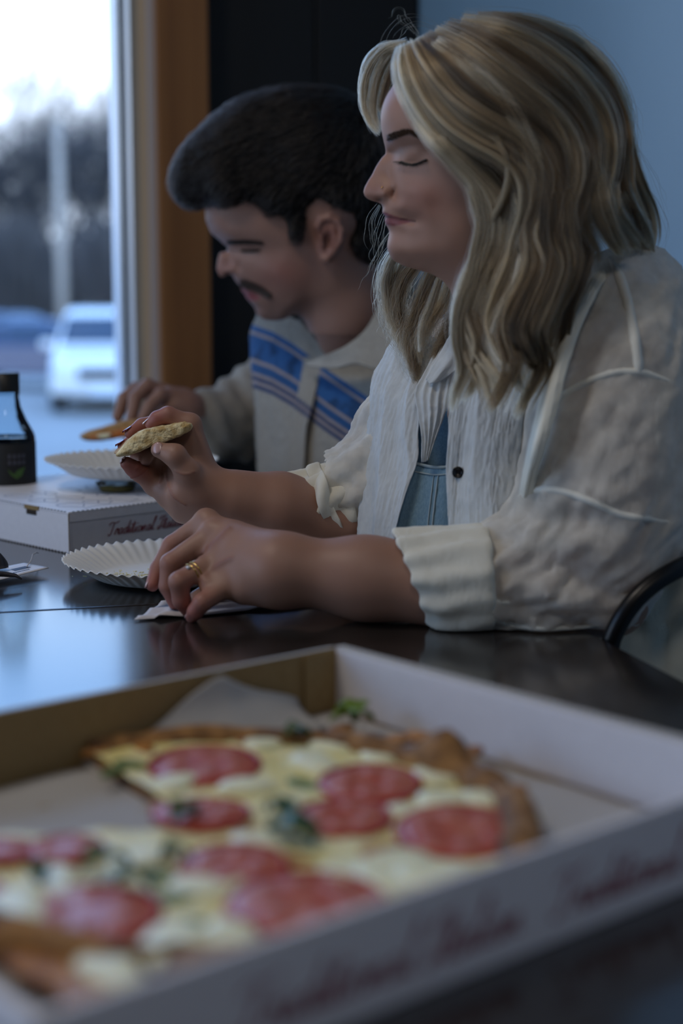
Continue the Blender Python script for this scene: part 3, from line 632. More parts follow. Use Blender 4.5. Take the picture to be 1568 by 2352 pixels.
# ================================================================== receipt card and dark pouch at the left edge
ccol = [Vector(G(u, v, TZ)) for u, v in ((-75, 1352), (62, 1336), (113, 1320), (55, 1308))]
cd = empty('receipt_card', tuple(ccol[2])); tag(cd, 'white printed card lying by the dark pouch at the table\'s left', 'card')
q = [Vector(G(*p, TZ)) for p in ((-70, 1356), (113, 1320), (56, 1309), (-90, 1330))]
def cardf(u, v):
    p = (q[0] * (1 - u) + q[1] * u) * (1 - v) + (q[3] * (1 - u) + q[2] * u) * v; return Vector((p.x, p.y, TZ + .0025 + .006 * u * (1 - u * .2) * (1 if v >= 0 else 1)))
grid_mesh('paper', cardf, 16, 6, M_wb2, cd, .0008)
def cquad(u0, u1, v0, v1):
    c4 = [cardf(a, b_) + Vector((0, 0, .0006)) for a, b_ in ((u0, v0), (u1, v0), (u1, v1), (u0, v1))]; return BM().hexa(c4, [p + Vector((0, 0, .0002)) for p in c4])
T = BM()
for k in range(14):
    u0 = .66 + k * .016; qd = cquad(u0, u0 + (.009 if k % 3 else .012), .38, .62); T.add(qd.v, qd.f)
for k in range(8):
    u0 = .60 + k * .028; qd = cquad(u0, u0 + .018, .22, .28); T.add(qd.v, qd.f)
T.build('barcode', M_bink, cd)
pch = empty('dark_pouch', tuple(Vector(G(-70, 1335, TZ)))); tag(pch, 'dark crumpled pouch resting on the white card at the left edge', 'pouch')
pc = Vector(G(-95, 1326, TZ)); 
def pouch(u, v):
    a = u * 2 * math.pi; zz = v; R = .036 * (1 - v ** 1.6 * .86) * (1 + .10 * math.sin(3 * a + 1) + .05 * math.sin(7 * a + v * 6)); return Vector((pc.x + R * 1.25 * math.cos(a), pc.y + R * .8 * math.sin(a), TZ + .0095 + zz * .048))
grid_mesh('pouch_body', pouch, 48, 14, mat('dark_grey_foil', (.035, .035, .045), .4, bump=(60, .5, .003)), pch, .0008)
hp = [Vector(G(u, v, TZ + z)) for u, v, z in ((-60, 1312, .018), (5, 1318, .013), (36, 1322, .011), (50, 1330, .008))]
b = BM(); b.tube(hp, [.004, .003, .002, .0008], 8); b.build('pouch_tail', bpy.data.materials['dark_grey_foil'], pch)
th_ = [Vector(G(u, v, TZ)) + Vector((0, 0, z)) for u, v, z in ((62, 1320, .0085), (72, 1311, .011), (76, 1301, .013), (84, 1294, .012), (88, 1289, .009))]
b = BM(); b.tube(th_, .0006, 6); o = b.build('loose_thread', M_nap); tag(o, 'fine pale thread curling up from the white card', 'thread')
# ================================================================== metal chairs
def chair(e1, e2, rz, label):
    c = E(e1, e2); r = empty('metal_chair', c, PHI + rz); tag(r, label, 'chair', 'black metal chairs along the table')
    def ad(b, nm, bevel=0): o = b.build(nm, M_iron, None, bevel); o.parent = r; return o
    seat = BM(); n = 24; pts = []
    for k in range(n):
        t = 2 * math.pi * k / n; x = .19 * (abs(math.cos(t)) ** .6) * math.copysign(1, math.cos(t)); y = .19 * (abs(math.sin(t)) ** .6) * math.copysign(1, math.sin(t)); pts.append((x, y))
    seat.prism(pts, .435, .450); ad(seat, 'seat', .004)
    for sx in (-1, 1):
        for sy in (-1, 1): b = BM(); b.tube([(sx * .15, sy * .15, .436), (sx * .19, sy * .2, .0)], [.012, .011], 10); ad(b, 'leg')
    # back hoop rising from the seat sides: posts lean back, top bends round behind the sitter
    Mi = Matrix.Rotation(-(PHI), 3, 'Z'); cw = E(.72, 1.42)
    half = [Mi @ (V3(P(u, v, d)) - cw) for u, v, d in ((1392, 1500, 1.350), (1424, 1420, 1.340), (1482, 1350, 1.340), (1568, 1298, 1.352), (1660, 1268, 1.42))]
    half = [Vector((half[0].x - .01, half[0].y, .44)), Vector((half[0].x - .005, half[0].y, .60))] + half
    mid = [Vector((half[-1].x + .05, -.06, half[-1].z + .012)), Vector((half[-1].x + .05, .06, half[-1].z + .012))]
    path = half + mid + [Vector((p.x, -p.y, p.z)) for p in half[::-1]]
    # smooth the path
    P_ = [Vector(p) for p in path]; 
    for _ in range(2):
        Q = [P_[0]]; 
        for i in range(len(P_) - 1): Q += [P_[i] * .75 + P_[i + 1] * .25, P_[i] * .25 + P_[i + 1] * .75]
        P_ = Q + [P_[-1]]
    b = BM(); b.tube(P_, .0085, 12); ad(b, 'back_hoop')
    b = BM(); b.tube([(.17, -.08, .445), (.20, -.07, .62), (mid[0].x, -.06, mid[0].z)], .006, 8); ad(b, 'back_rail'); b = BM(); b.tube([(.17, .08, .445), (.20, .07, .62), (mid[0].x, .06, mid[0].z)], .006, 8); ad(b, 'back_rail')
    return r
# ================================================================== implicit-surface modelling
class Field:
    """signed distance samples on a regular grid, in the frame (o, ax): ax rows are the local axes in world space"""
    def __init__(s, lo, hi, h, o=None, ax=None):
        s.h = h; s.lo = np.array(lo, float); s.n = np.ceil((np.array(hi, float) - s.lo) / h).astype(int) + 1
        s.a = np.full(s.n, 1e3, np.float32); s.o = np.zeros(3) if o is None else np.array(o, float); s.ax = np.eye(3) if ax is None else np.array(ax, float)
    def like(s): f = Field.__new__(Field); f.__dict__.update(s.__dict__); f.a = np.full(s.n, 1e3, np.float32); return f
    def loc(s, p): return s.ax @ (np.array(p, float) - s.o)
    def sub(s, lo, hi):
        i0 = np.clip(np.floor((lo - s.lo) / s.h).astype(int), 0, s.n); i1 = np.clip(np.ceil((hi - s.lo) / s.h).astype(int) + 1, 0, s.n)
        if (i1 <= i0).any(): return None, None
        g = [s.lo[k] + s.h * np.arange(i0[k], i1[k]) for k in range(3)]
        return tuple(slice(i0[k], i1[k]) for k in range(3)), (g[0][:, None, None], g[1][None, :, None], g[2][None, None, :])
    def blend(s, sl, d, k):
        a = s.a[sl]
        if k <= 0: s.a[sl] = np.minimum(a, d); return
        hh = np.maximum(k - np.abs(a - d), 0) / k; s.a[sl] = np.minimum(a, d) - hh * hh * k * .25
    def cone(s, p, q, r0, r1, k=.004, local=False):
        p = np.array(p, float) if local else s.loc(p); q = np.array(q, float) if local else s.loc(q); m = max(r0, r1) + k * 1.2 + 3 * s.h
        sl, g = s.sub(np.minimum(p, q) - m, np.maximum(p, q) + m)
        if sl is None: return s
        d = q - p; L2 = max(d @ d, 1e-12); x, y, z = [g[i] - p[i] for i in range(3)]
        t = np.clip((x * d[0] + y * d[1] + z * d[2]) / L2, 0, 1)
        D = np.sqrt((x - t * d[0]) ** 2 + (y - t * d[1]) ** 2 + (z - t * d[2]) ** 2) - (r0 + (r1 - r0) * t)
        s.blend(sl, D.astype(np.float32), k); return s
    def chain(s, pts, rs, k=.004):
        for i in range(len(pts) - 1): s.cone(pts[i], pts[i + 1], rs[i], rs[i + 1], k)
        return s
    def ell(s, c, rad, k=.004, ax=None, cut=False):
        c = s.loc(c); A = np.eye(3) if ax is None else np.array(ax, float) @ s.ax.T; rad = np.array(rad, float); m = rad.max() + k * 1.2 + 3 * s.h
        sl, g = s.sub(c - m, c + m)
        if sl is None: return s
        x, y, z = [g[i] - c[i] for i in range(3)]
        u = [(A[i, 0] * x + A[i, 1] * y + A[i, 2] * z) for i in range(3)]
        k0 = np.sqrt(sum((u[i] / rad[i]) ** 2 for i in range(3))); k1 = np.sqrt(sum((u[i] / rad[i] ** 2) ** 2 for i in range(3))) + 1e-9
        D = (k0 * (k0 - 1) / k1).astype(np.float32)
        if cut:
            a = s.a[sl]; D = -D; hh = np.maximum(k - np.abs(a - D), 0) / k; s.a[sl] = np.maximum(a, D) + hh * hh * k * .25
        else: s.blend(sl, D, k)
        return s
    def merge(s, o, k):
        s.blend((slice(None),) * 3, o.a, k); return s
    def mesh(s, smooth=2):
        a = s.a; neg = a < 0; n = s.n
        c = np.zeros(n - 1, np.int8)
        for dx in (0, 1):
            for dy in (0, 1):
                for dz in (0, 1): c += neg[dx:n[0] - 1 + dx, dy:n[1] - 1 + dy, dz:n[2] - 1 + dz]
        act = (c > 0) & (c < 8); idx = np.full(act.shape, -1, np.int64); ii = np.argwhere(act); idx[act] = np.arange(len(ii))
        acc = np.zeros((len(ii), 3)); cnt = np.zeros(len(ii))
        corners = [(x, y, z) for x in (0, 1) for y in (0, 1) for z in (0, 1)]
        for i, A in enumerate(corners):
            for B in corners[i + 1:]:
                if sum(abs(A[k] - B[k]) for k in range(3)) != 1: continue
                va = a[ii[:, 0] + A[0], ii[:, 1] + A[1], ii[:, 2] + A[2]]; vb = a[ii[:, 0] + B[0], ii[:, 1] + B[1], ii[:, 2] + B[2]]
                m = (va < 0) != (vb < 0); t = np.where(m, va / np.where(m, va - vb, 1), 0)
                for k in range(3): acc[:, k] += np.where(m, A[k] + (B[k] - A[k]) * t, 0)
                cnt += m
        v = (ii + acc / cnt[:, None]) * s.h + s.lo
        quads = []
        for ax in range(3):
            u, w_ = [(1, 2), (2, 0), (0, 1)][ax]
            sl0 = [slice(1, n[k] - 1) for k in range(3)]; sl0[ax] = slice(0, n[ax] - 1); sl1 = list(sl0); sl1[ax] = slice(1, n[ax])
            n0, n1 = neg[tuple(sl0)], neg[tuple(sl1)]; off = np.array([sl0[k].start for k in range(3)])
            for flip, m in ((False, n0 & ~n1), (True, ~n0 & n1)):
                e_ = np.argwhere(m) + off
                if not len(e_): continue
                def cell(du, dw):
                    q = e_.copy(); q[:, u] += du; q[:, w_] += dw; return idx[q[:, 0], q[:, 1], q[:, 2]]
                q = np.stack([cell(-1, -1), cell(0, -1), cell(0, 0), cell(-1, 0)], 1)
                if not flip: q = q[:, ::-1]
                quads.append(q)
        f = np.concatenate(quads); f = f[(f >= 0).all(1)]
        v = relax(v, f, smooth)
        return v @ s.ax + s.o, f
def relax(v, f, it, lam=.5):
    if it <= 0: return v
    e_ = np.concatenate([f[:, [k, (k + 1) % f.shape[1]]] for k in range(f.shape[1])]); e_ = np.concatenate([e_, e_[:, ::-1]]); n = len(v)
    deg = np.bincount(e_[:, 0], minlength=n).astype(float); deg[deg == 0] = 1
    for i in range(it):
        for l in (lam, -lam * .9) if it > 2 else (lam,):
            s = np.stack([np.bincount(e_[:, 0], weights=v[e_[:, 1], k], minlength=n) for k in range(3)], 1) / deg[:, None]; v = v + (s - v) * l
    return v
def vnormals(v, f):
    a = v[f[:, 2]] - v[f[:, 0]]; b = v[f[:, 3]] - v[f[:, 1]] if f.shape[1] == 4 else v[f[:, 2]] - v[f[:, 1]]; fn = np.cross(a, b); n = np.zeros_like(v)
    for k in range(f.shape[1]):
        for c in range(3): n[:, c] += np.bincount(f[:, k], weights=fn[:, c], minlength=len(v))
    return n / (np.linalg.norm(n, axis=1, keepdims=True) + 1e-12)
_T = np.random.default_rng(99).random((64, 64, 64)).astype(np.float32) * 2 - 1
def vnoise(p):
    i = np.floor(p).astype(int); t = p - i; t = t * t * (3 - 2 * t); r = 0
    for dx in (0, 1):
        for dy in (0, 1):
            for dz in (0, 1):
                w_ = (t[:, 0] if dx else 1 - t[:, 0]) * (t[:, 1] if dy else 1 - t[:, 1]) * (t[:, 2] if dz else 1 - t[:, 2])
                r = r + w_ * _T[(i[:, 0] + dx) % 64, (i[:, 1] + dy) % 64, (i[:, 2] + dz) % 64]
    return r
def fbm(p, oct=3, ridge=False):
    r = 0; a = 1; tot = 0
    for o in range(oct):
        n = vnoise(p * 2 ** o + o * 17.3); r = r + a * ((1 - 2 * np.abs(n)) if ridge else n); tot += a; a *= .5
    return r / tot
def paint(me, cols, name='tone'):
    at = me.color_attributes.new(name, 'FLOAT_COLOR', 'POINT'); c = np.concatenate([np.clip(cols, 0, 1), np.ones((len(cols), 1))], 1).astype(np.float32); at.data.foreach_set('color', c.ravel())
def tonemat(name, rough=.5, sss=.0, bump=None, spec=.5, noise=0.0):
    m = mat(name, (.5, .5, .5), rough, bump=bump, spec=spec, sss=sss); n = m.node_tree; a = n.nodes.new('ShaderNodeAttribute'); a.attribute_name = 'tone'
    n.links.new(a.outputs['Color'], n.nodes['Principled BSDF'].inputs['Base Color']); return m
def rbf_fit(pts, val):
    pts = np.array(pts, float); r = np.linalg.norm(pts[:, None] - pts[None], axis=2); A = r ** 3; n = len(pts)
    Pm = np.c_[np.ones(n), pts]; M = np.block([[A + np.eye(n) * 1e-3 * 0, Pm], [Pm.T, np.zeros((3, 3))]]); c = np.linalg.solve(M + np.eye(n + 3) * 1e-9, np.r_[val, 0, 0, 0])
    return pts, c
def rbf_eval(fit, x, z):
    pts, c = fit; sh = x.shape; x = x.ravel(); z = z.ravel(); out = c[-3] + c[-2] * x + c[-1] * z
    for (px, pz), w_ in zip(pts, c[:-3]): out = out + w_ * ((x - px) ** 2 + (z - pz) ** 2) ** 1.5
    return out.reshape(sh)
def poly_sd(poly, x, z):
    poly = np.array(poly, float); d = np.full(x.shape, 1e18); inside = np.zeros(x.shape, bool); n = len(poly)
    for i in range(n):
        a, b = poly[i], poly[(i + 1) % n]; e_ = b - a; wx, wz = x - a[0], z - a[1]; t = np.clip((wx * e_[0] + wz * e_[1]) / (e_ @ e_ + 1e-12), 0, 1)
        d = np.minimum(d, (wx - t * e_[0]) ** 2 + (wz - t * e_[1]) ** 2)
        c = ((a[1] > z) != (b[1] > z)); xi = a[0] + (z - a[1]) / (b[1] - a[1] + 1e-12) * e_[0]; inside ^= c & (x < xi)
    return np.where(inside, -1, 1) * np.sqrt(d)
def crom(pts, per=6, closed=False):
    p = [np.array(q, float) for q in pts]; q = ([p[-1]] + p + [p[0], p[1]]) if closed else ([2 * p[0] - p[1]] + p + [2 * p[-1] - p[-2]]); r = []
    for i in range(1, len(q) - 2):
        for k in range(per):
            t = k / per; r.append(.5 * (2 * q[i] + (q[i + 1] - q[i - 1]) * t + (2 * q[i - 1] - 5 * q[i] + 4 * q[i + 1] - q[i + 2]) * t * t + (-q[i - 1] + 3 * q[i] - 3 * q[i + 1] + q[i + 2]) * t ** 3))
    if not closed: r.append(p[-1])
    return np.array(r)
class HeadFrame:
    """plane of symmetry of a head that is seen from its side: x right, y towards the viewer, z up"""
    def __init__(s, u, v, d):
        s.c = P(u, v, d); L = CAM - s.c; s.r = np.linalg.norm(L); L /= s.r; X = RT - (RT @ L) * L; X /= np.linalg.norm(X); Z = np.cross(L, X) * -1; Z = np.cross(X, -L)
        if Z @ UP < 0: Z = -Z
        s.ax = np.array([X, L, Z]); s.k = d / F
    def xz(s, u, v):
        ray = RT * ((u - 784) / F) - UP * ((v - 1176) / F) + FW; t = ((s.c - CAM) @ s.ax[1]) / (ray @ s.ax[1]); p = CAM + ray * t - s.c; return p @ s.ax[0], p @ s.ax[2]
    def pt(s, u, v, hpx=0.0):
        x, z = s.xz(u, v); return s.c + s.ax[0] * x + s.ax[2] * z + s.ax[1] * hpx * s.k
def head_field(fr, prof, hs, h=.0022, lo=None, hi=None, feats=()):
    """prof: closed outline in pixels; hs: (u, v, half width in pixels) control points"""
    pl = np.array([fr.xz(*q) for q in crom(prof, 5, True)]); pts = []; val = []
    for q in prof: pts.append(fr.xz(*q)); val.append(0)
    for (u, v, w_) in hs: pts.append(fr.xz(u, v)); val.append((w_ * fr.k) ** 2)
    pts = np.array(pts); _, ui = np.unique(pts.round(5), axis=0, return_index=True); fit = rbf_fit(pts[ui] * 10, np.array(val)[ui])
    fld = Field(lo, hi, h, fr.c, fr.ax); gx = fld.lo[0] + h * np.arange(fld.n[0]); gz = fld.lo[2] + h * np.arange(fld.n[2]); X, Z = np.meshgrid(gx, gz, indexing='ij')
    q = rbf_eval(fit, X * 10, Z * 10)
    for (u, v, su, sv, ang, amp) in feats:      # local swellings and hollows of the half width, metres
        cx, cz = fr.xz(u, v); c_, s_ = math.cos(ang), math.sin(ang); dx, dz = X - cx, Z - cz; a = (dx * c_ + dz * s_) / (su * fr.k); b = (-dx * s_ + dz * c_) / (sv * fr.k)
        hh = np.sqrt(np.maximum(q, 0)); q = q + (2 * hh * amp * fr.k) * np.exp(-a * a - b * b)
    sd = poly_sd(pl, X, Z); gq = np.gradient(q, h); g2 = gq[0] ** 2 + gq[1] ** 2
    y = (fld.lo[1] + h * np.arange(fld.n[1]))[None, :, None]
    D = (y * y - q[:, None, :]) / np.sqrt(4 * y * y + g2[:, None, :] + 4e-6)
    D = np.maximum(D, sd[:, None, :]); fld.a = np.clip(D, -1, 1e3).astype(np.float32); return fld
def in_poly(poly, u, v): return poly_sd(poly, u, v)
def to_px(p):
    d = (p - CAM) @ FW; return 784 + F * ((p - CAM) @ RT) / d, 1176 - F * ((p - CAM) @ UP) / d
def join_chunks(parts):
    V = []; Fc = []; n = 0
    for v, f in parts: V.append(v); Fc.append(f + n); n += len(v)
    return np.concatenate(V), np.concatenate(Fc)
def sheet(name, cols, m, parent, per=(10, 10), disp=None, thick=.0008, smooth=0):
    """cloth panel through columns of (u, v, depth) points; disp(s, t, p, n) -> metres along the normal"""
    C_ = np.array([[P(*q) for q in c] for c in cols])            # ncol, nrow, 3
    A = np.array([crom(c, per[1]) for c in C_]); B = np.array([crom(A[:, j], per[0]) for j in range(A.shape[1])])   # rows, cols
    nr, nc = B.shape[:2]; v = B.reshape(-1, 3); ii = np.arange(nr * nc).reshape(nr, nc)
    f = np.stack([ii[:-1, :-1], ii[:-1, 1:], ii[1:, 1:], ii[1:, :-1]], -1).reshape(-1, 4)
    t, s_ = np.meshgrid(np.linspace(0, 1, nr), np.linspace(0, 1, nc), indexing='ij'); t = t.ravel(); s_ = s_.ravel()
    n = vnormals(v, f)
    if ((n * (CAM - v)).sum(1)).mean() < 0: n = -n; f = f[:, ::-1]
    if disp is not None: v = v + n * disp(s_, t, v)[:, None]
    me = mesh_from(name, v, f)
    uv = me.uv_layers.new(name='flow'); li = np.zeros(len(me.loops), np.int32); me.loops.foreach_get('vertex_index', li); uv.data.foreach_set('uv', np.stack([s_[li], t[li]], 1).astype(np.float32).ravel())
    o = place(name, me, m, parent)
    if thick: md = o.modifiers.new('solid', 'SOLIDIFY'); md.thickness = thick; md.offset = -1
    return o
# ================================================================== the woman
HW = HeadFrame(1110, 400, 1.43)
W_prof = [(905,193),(890,216),(877,250),(874,276),(876,299),(881,325),(884.5,342),(877,361),(862,384),(848,410),(836.5,431),(834.5,441),(839,453),(853,461),(868,465),(876.5,471),(878.5,480),(877.5,488),(884.5,497),(883,505),(886,516),(892,527),(893,540),(890,554),(889,569),(894,584),(905,599),(926,610),(952,618),(990,629),(1022,643),(1048,662),(1075,700),(1150,715),(1230,690),(1268,620),(1288,540),(1320,470),(1350,390),(1356,300),(1335,210),(1280,130),(1200,85),(1110,72),(1020,95),(950,140)]
W_h = [(885,250,52),(905,250,88),(935,250,118),(985,250,146),(1040,250,163),(883,299,40),(900,299,78),(930,305,112),(975,305,140),(1020,310,155),
 (892,325,42),(910,325,78),(935,325,104),(965,325,130),(1010,330,150),
 (893,345,17),(902,345,27),(912,345,44),(928,345,76),(955,345,106),(990,345,131),
 (888,362,14),(897,362,22),(906,364,34),(918,366,56),(938,366,84),(962,366,106),(985,368,124),(1030,370,148),
 (872,384,13),(885,384,21),(896,386,29),(906,386,42),(918,388,62),(945,390,92),(985,392,122),(1040,395,148),
 (858,410,13),(871,410,21),(885,410,27),(897,411,33),(906,412,44),(920,412,68),(950,415,100),(990,415,125),(1045,420,148),
 (845,432,14),(856,434,22),(868,434,28),(880,434,36),(892,434,41),(901,436,43),(909,438,49),(922,438,71),(950,440,102),(990,440,125),(1045,445,146),
 (848,452,14),(862,455,21),(876,456,29),(888,454,37),(898,452,41),(907,452,46),(921,455,67),(950,458,97),(990,460,121),
 (884,474,24),(893,474,37),(906,474,52),(925,475,72),(955,475,97),(1000,475,121),(1050,480,140),
 (883,487,22),(892,487,35),(907,488,48),(926,489,62),(950,490,84),(985,490,112),
 (891,499,26),(905,502,43),(926,504,56),(946,505,68),(965,505,88),(1000,510,114),
 (890,511,22),(905,512,41),(926,514,58),(950,516,76),(985,520,102),(1040,525,130),
 (899,529,24),(912,530,42),(935,532,62),(965,535,86),(1010,540,112),
 (897,554,26),(912,554,46),(940,556,67),(975,560,90),(1025,565,113),(1080,560,128),
 (899,575,27),(918,580,45),(950,585,64),(990,590,82),(1040,600,98),(1090,600,112),
 (920,598,24),(950,605,36),(990,614,48),(1040,632,62),(1080,640,88),
 (1100,480,150),(1150,430,160),(1150,520,145),(1130,590,122),(1160,640,110),(1220,560,128),(1240,480,150),(1290,420,150),
 (1100,250,182),(1160,300,190),(1230,300,188),(1290,300,160),(1330,300,95),(1110,150,150),(1190,140,140),(1040,160,138),(970,180,110),(935,205,95),(1260,200,138),(1110,100,90)]
W_feat = [(948,355,22,11,.12,6),(950,374,24,2.5,-.03,-4),(925,316,30,7,-.15,2.5),(944,336,26,6,.12,-4),(925,368,7,8,0,-3),(950,381,26,7,.05,-1.8),(872,457,8,4,.2,-6),(908,441,4.5,14,-.2,-8),(884,444,9,8,0,5),(925,507,28,2.2,-.08,-3.2),(952,508,6,6,0,-3.5),(960,450,26,24,0,3),(893,529,20,8,0,-1.5),(905,492,16,4,0,1.5),(903,512,14,4,0,2.0)]
fw = head_field(HW, W_prof, W_h, .0016, (-.135, -.088, -.175), (.125, .088, .155), W_feat)
nk = [P(1150, 560, 1.45), P(1185, 700, 1.46), P(1220, 830, 1.49)]
fw.chain(nk, [.052, .050, .060], .02)
for s in (1, -1):   # ears, under the hair
    c = HW.pt(1172, 425, s * 150); fw.ell(c, (.016, .006, .028), .006, HW.ax)
hv, hf = fw.mesh(3)
u_, v_ = to_px(hv); lx = (hv - HW.c) @ HW.ax[1]
skin = np.array([.34, .188, .135]); col = np.tile(skin, (len(hv), 1))
def g2(u0, v0, su, sv): return np.exp(-((u_ - u0) / su) ** 2 - ((v_ - v0) / sv) ** 2)[:, None]
col = col * (1 - .16 * g2(975, 455, 60, 45) * np.array([.0, .8, .7])) ; col = col * (1 - .12 * g2(855, 440, 25, 25) * np.array([0, .8, .7]))
lip = poly_sd([(876,487),(886,488),(905,496),(930,503),(954,507.5),(926,515),(905,519),(889,518),(880,508),(880,497)], u_, v_); w_ = np.clip(1 - (lip + 1.5) / 3, 0, 1)[:, None] * (v_ < 530)[:, None]
col = col * (1 - w_) + np.array([.20, .05, .05]) * w_
sl = np.exp(-((v_ - (497 + (u_ - 884) * .15)) / 1.6) ** 2) * ((u_ > 880) & (u_ < 955)); col = col * (1 - .7 * sl[:, None])
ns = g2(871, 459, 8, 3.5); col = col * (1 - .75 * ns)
bw = poly_sd([(887,311),(905,303),(925,296),(942,296),(960,306),(976,320),(973,323),(955,315),(938,309),(925,312),(908,321),(891,327)], u_, v_); col = col * (1 - .72 * np.clip(1 - (bw + 2) / 4, 0, 1)[:, None] * np.array([1, .95, .9]))
M_skin = tonemat('woman_skin', .5, .10, bump=(900, .12, .0005), spec=.38)
# ---- arms, hands and trunk of the woman
def hand(fld, wrist, rw, mcps, fingers, rads, thumb, trad, palm=(), kp=.010, kf=.0012):
    fg = fld.like()
    for pts, rs in zip(fingers, rads):
        g = fld.like(); g.chain(pts, rs, .0025); fg.merge(g, kf)
    pm = fld.like()
    for m_, r in mcps: pm.cone(wrist, m_, rw * .8, r, kp)
    for i in range(len(mcps) - 1): pm.cone(mcps[i][0], mcps[i + 1][0], mcps[i][1] * .95, mcps[i + 1][1] * .95, .006)
    for a, b, ra, rb in palm: pm.cone(a, b, ra, rb, kp)
    pm.merge(fg, .0045); th = fld.like(); th.chain(thumb, trad, .006); pm.merge(th, .007); fld.merge(pm, .012); return fld
def bounds(pts, m): p = np.array(pts); return p.min(0) - m, p.max(0) + m
def PX(l): return [P(*q) for q in l]
# near (left) hand and forearm
nw = P(645, 1308, 1.41); ne = P(1395, 1365, 1.405)
N_f = [PX([(474,1197,1.468),(394,1252,1.472),(364,1306,1.468),(350,1343,1.46)]), PX([(492,1224,1.453),(391,1294,1.438),(386,1346,1.44),(402,1384,1.447)]),
       PX([(508,1281,1.435),(411,1336,1.408),(417,1379,1.413),(433,1402,1.424)]), PX([(532,1340,1.416),(464,1384,1.398),(449,1404,1.402),(441,1417,1.409)])]
N_r = [[.0100,.0090,.0080,.0066],[.0104,.0095,.0084,.0068],[.0102,.0094,.0082,.0068],[.0096,.0084,.0074,.0062]]
lo, hi = bounds([q for f_ in N_f for q in f_] + [P(1000, 1330, 1.39), nw], .05)
fn = Field(lo, hi, .0017); fn.chain([P(1010, 1345, 1.395), P(840, 1328, 1.405), nw, P(560, 1290, 1.432)], [.037, .0345, .029, .026], .02)
hand(fn, nw, .028, [(f_[0], r) for f_, r in zip(N_f, (.0100, .0102, .0100, .0092))], N_f, N_r, PX([(600,1310,1.455),(555,1318,1.49),(500,1350,1.495),(452,1372,1.486)]), [.016,.012,.0098,.0075],
     [(P(560, 1357, 1.412), P(640, 1345, 1.415), .013, .018), (P(540, 1250, 1.45), nw, .020, .027), (P(455, 1222, 1.468), P(500, 1230, 1.46), .0085, .010), (P(462, 1262, 1.448), P(515, 1262, 1.448), .0095, .012), (P(468, 1312, 1.424), P(535, 1315, 1.428), .0092, .013), (P(478, 1345, 1.412), P(545, 1335, 1.42), .0085, .013)])
for f_ in N_f[:3]: fn.ell(f_[0] + (CAM - f_[0]) / np.linalg.norm(CAM - f_[0]) * .004 + np.array([0, 0, .003]), (.0095, .008, .008), .006)
# far (right) hand holding a slice
fwr = P(468, 1136, 1.552); 
F_f = [PX([(437,975,1.548),(386,953,1.543),(361,962,1.543),(347,974,1.545)]), PX([(425,984,1.563),(368,968,1.58),(326,978,1.575),(300,995,1.566)]),
       PX([(402,1018,1.578),(345,1000,1.592),(306,1010,1.585),(283,1026,1.575)]), PX([(356,1112,1.568),(322,1088,1.556),(306,1076,1.548),(291,1064,1.542)])]
F_r = [[.0095,.0086,.0078,.0062],[.0098,.0086,.0076,.0062],[.0094,.0082,.0072,.0060],[.0098,.0088,.0082,.0068]]
lo, hi = bounds([q for f_ in F_f for q in f_] + [P(760, 1190, 1.6), fwr], .05)
ff = Field(lo, hi, .0017); ff.chain([P(780, 1212, 1.592), P(640, 1168, 1.572), P(540, 1150, 1.56), fwr], [.037, .033, .026, .024], .02)
hand(ff, fwr, .025, [(F_f[0][0], .0105), (F_f[1][0], .011), (F_f[2][0], .011), (F_f[3][0], .0115)], F_f, F_r, PX([(452,1125,1.54),(432,1086,1.527),(402,1046,1.520),(364,1033,1.524)]), [.018,.0125,.0105,.0078],
     [(P(425, 1130, 1.543), P(440, 1110, 1.54), .019, .017), (P(392, 1140, 1.56), P(425, 1160, 1.556), .014, .019), (P(400, 1070, 1.578), P(450, 1110, 1.56), .014, .018), (P(400, 1055, 1.588), P(322, 1050, 1.58), .015, .0105), (P(380, 1085, 1.582), P(340, 1080, 1.572), .014, .0105)])
# trunk, upper arms (under the clothes) on a coarse grid
ft = Field((-.08, .95, .30), (.62, 1.95, 1.30), .0085)
ft.chain([nk[1], P(1230, 860, 1.50)], [.05, .065], .03); ft.cone(P(1425, 810, 1.43), P(1020, 810, 1.65), .034, .034, .05)
ft.chain([P(1250, 870, 1.55), P(1210, 1000, 1.57), P(1260, 1180, 1.59), P(1430, 1380, 1.62), P(1560, 1500, 1.62)], [.080, .085, .080, .085, .09], .05)
for s_, d_ in ((1060, 1.555), (1040, 1.61)): ft.ell(P(s_, 985, d_), (.045, .045, .045), .03)
ft.chain([P(1425, 815, 1.425), P(1400, 1080, 1.405), ne, P(1010, 1345, 1.395)], [.036, .038, .036, .036], .02)
ft.chain([P(990, 820, 1.63), P(930, 1010, 1.61), P(880, 1190, 1.61), P(780, 1212, 1.592)], [.034, .034, .031, .035], .02)
ft.mesh
WB_ = [fw.mesh(3), fn.mesh(2), ff.mesh(2), ft.mesh(2)]
bv, bf = join_chunks(WB_); nh = len(WB_[0][0]); bcol = np.tile(skin, (len(bv), 1)); bcol[:nh] = col
uu, vv = to_px(bv[nh:]); kn = np.zeros(len(uu))
for f_ in N_f + F_f:
    for q in f_[1:]: kn += np.exp(-(np.linalg.norm(bv[nh:] - q, axis=1) / .013) ** 2)
for f_ in N_f + F_f: kn += 1.2 * np.exp(-(np.linalg.norm(bv[nh:] - f_[-1], axis=1) / .012) ** 2)
bcol[nh:] *= 1 - np.clip(kn, 0, 1.6)[:, None] * np.array([.02, .22, .18])
bcol *= (1 + .06 * fbm(bv * 60, 3))[:, None]
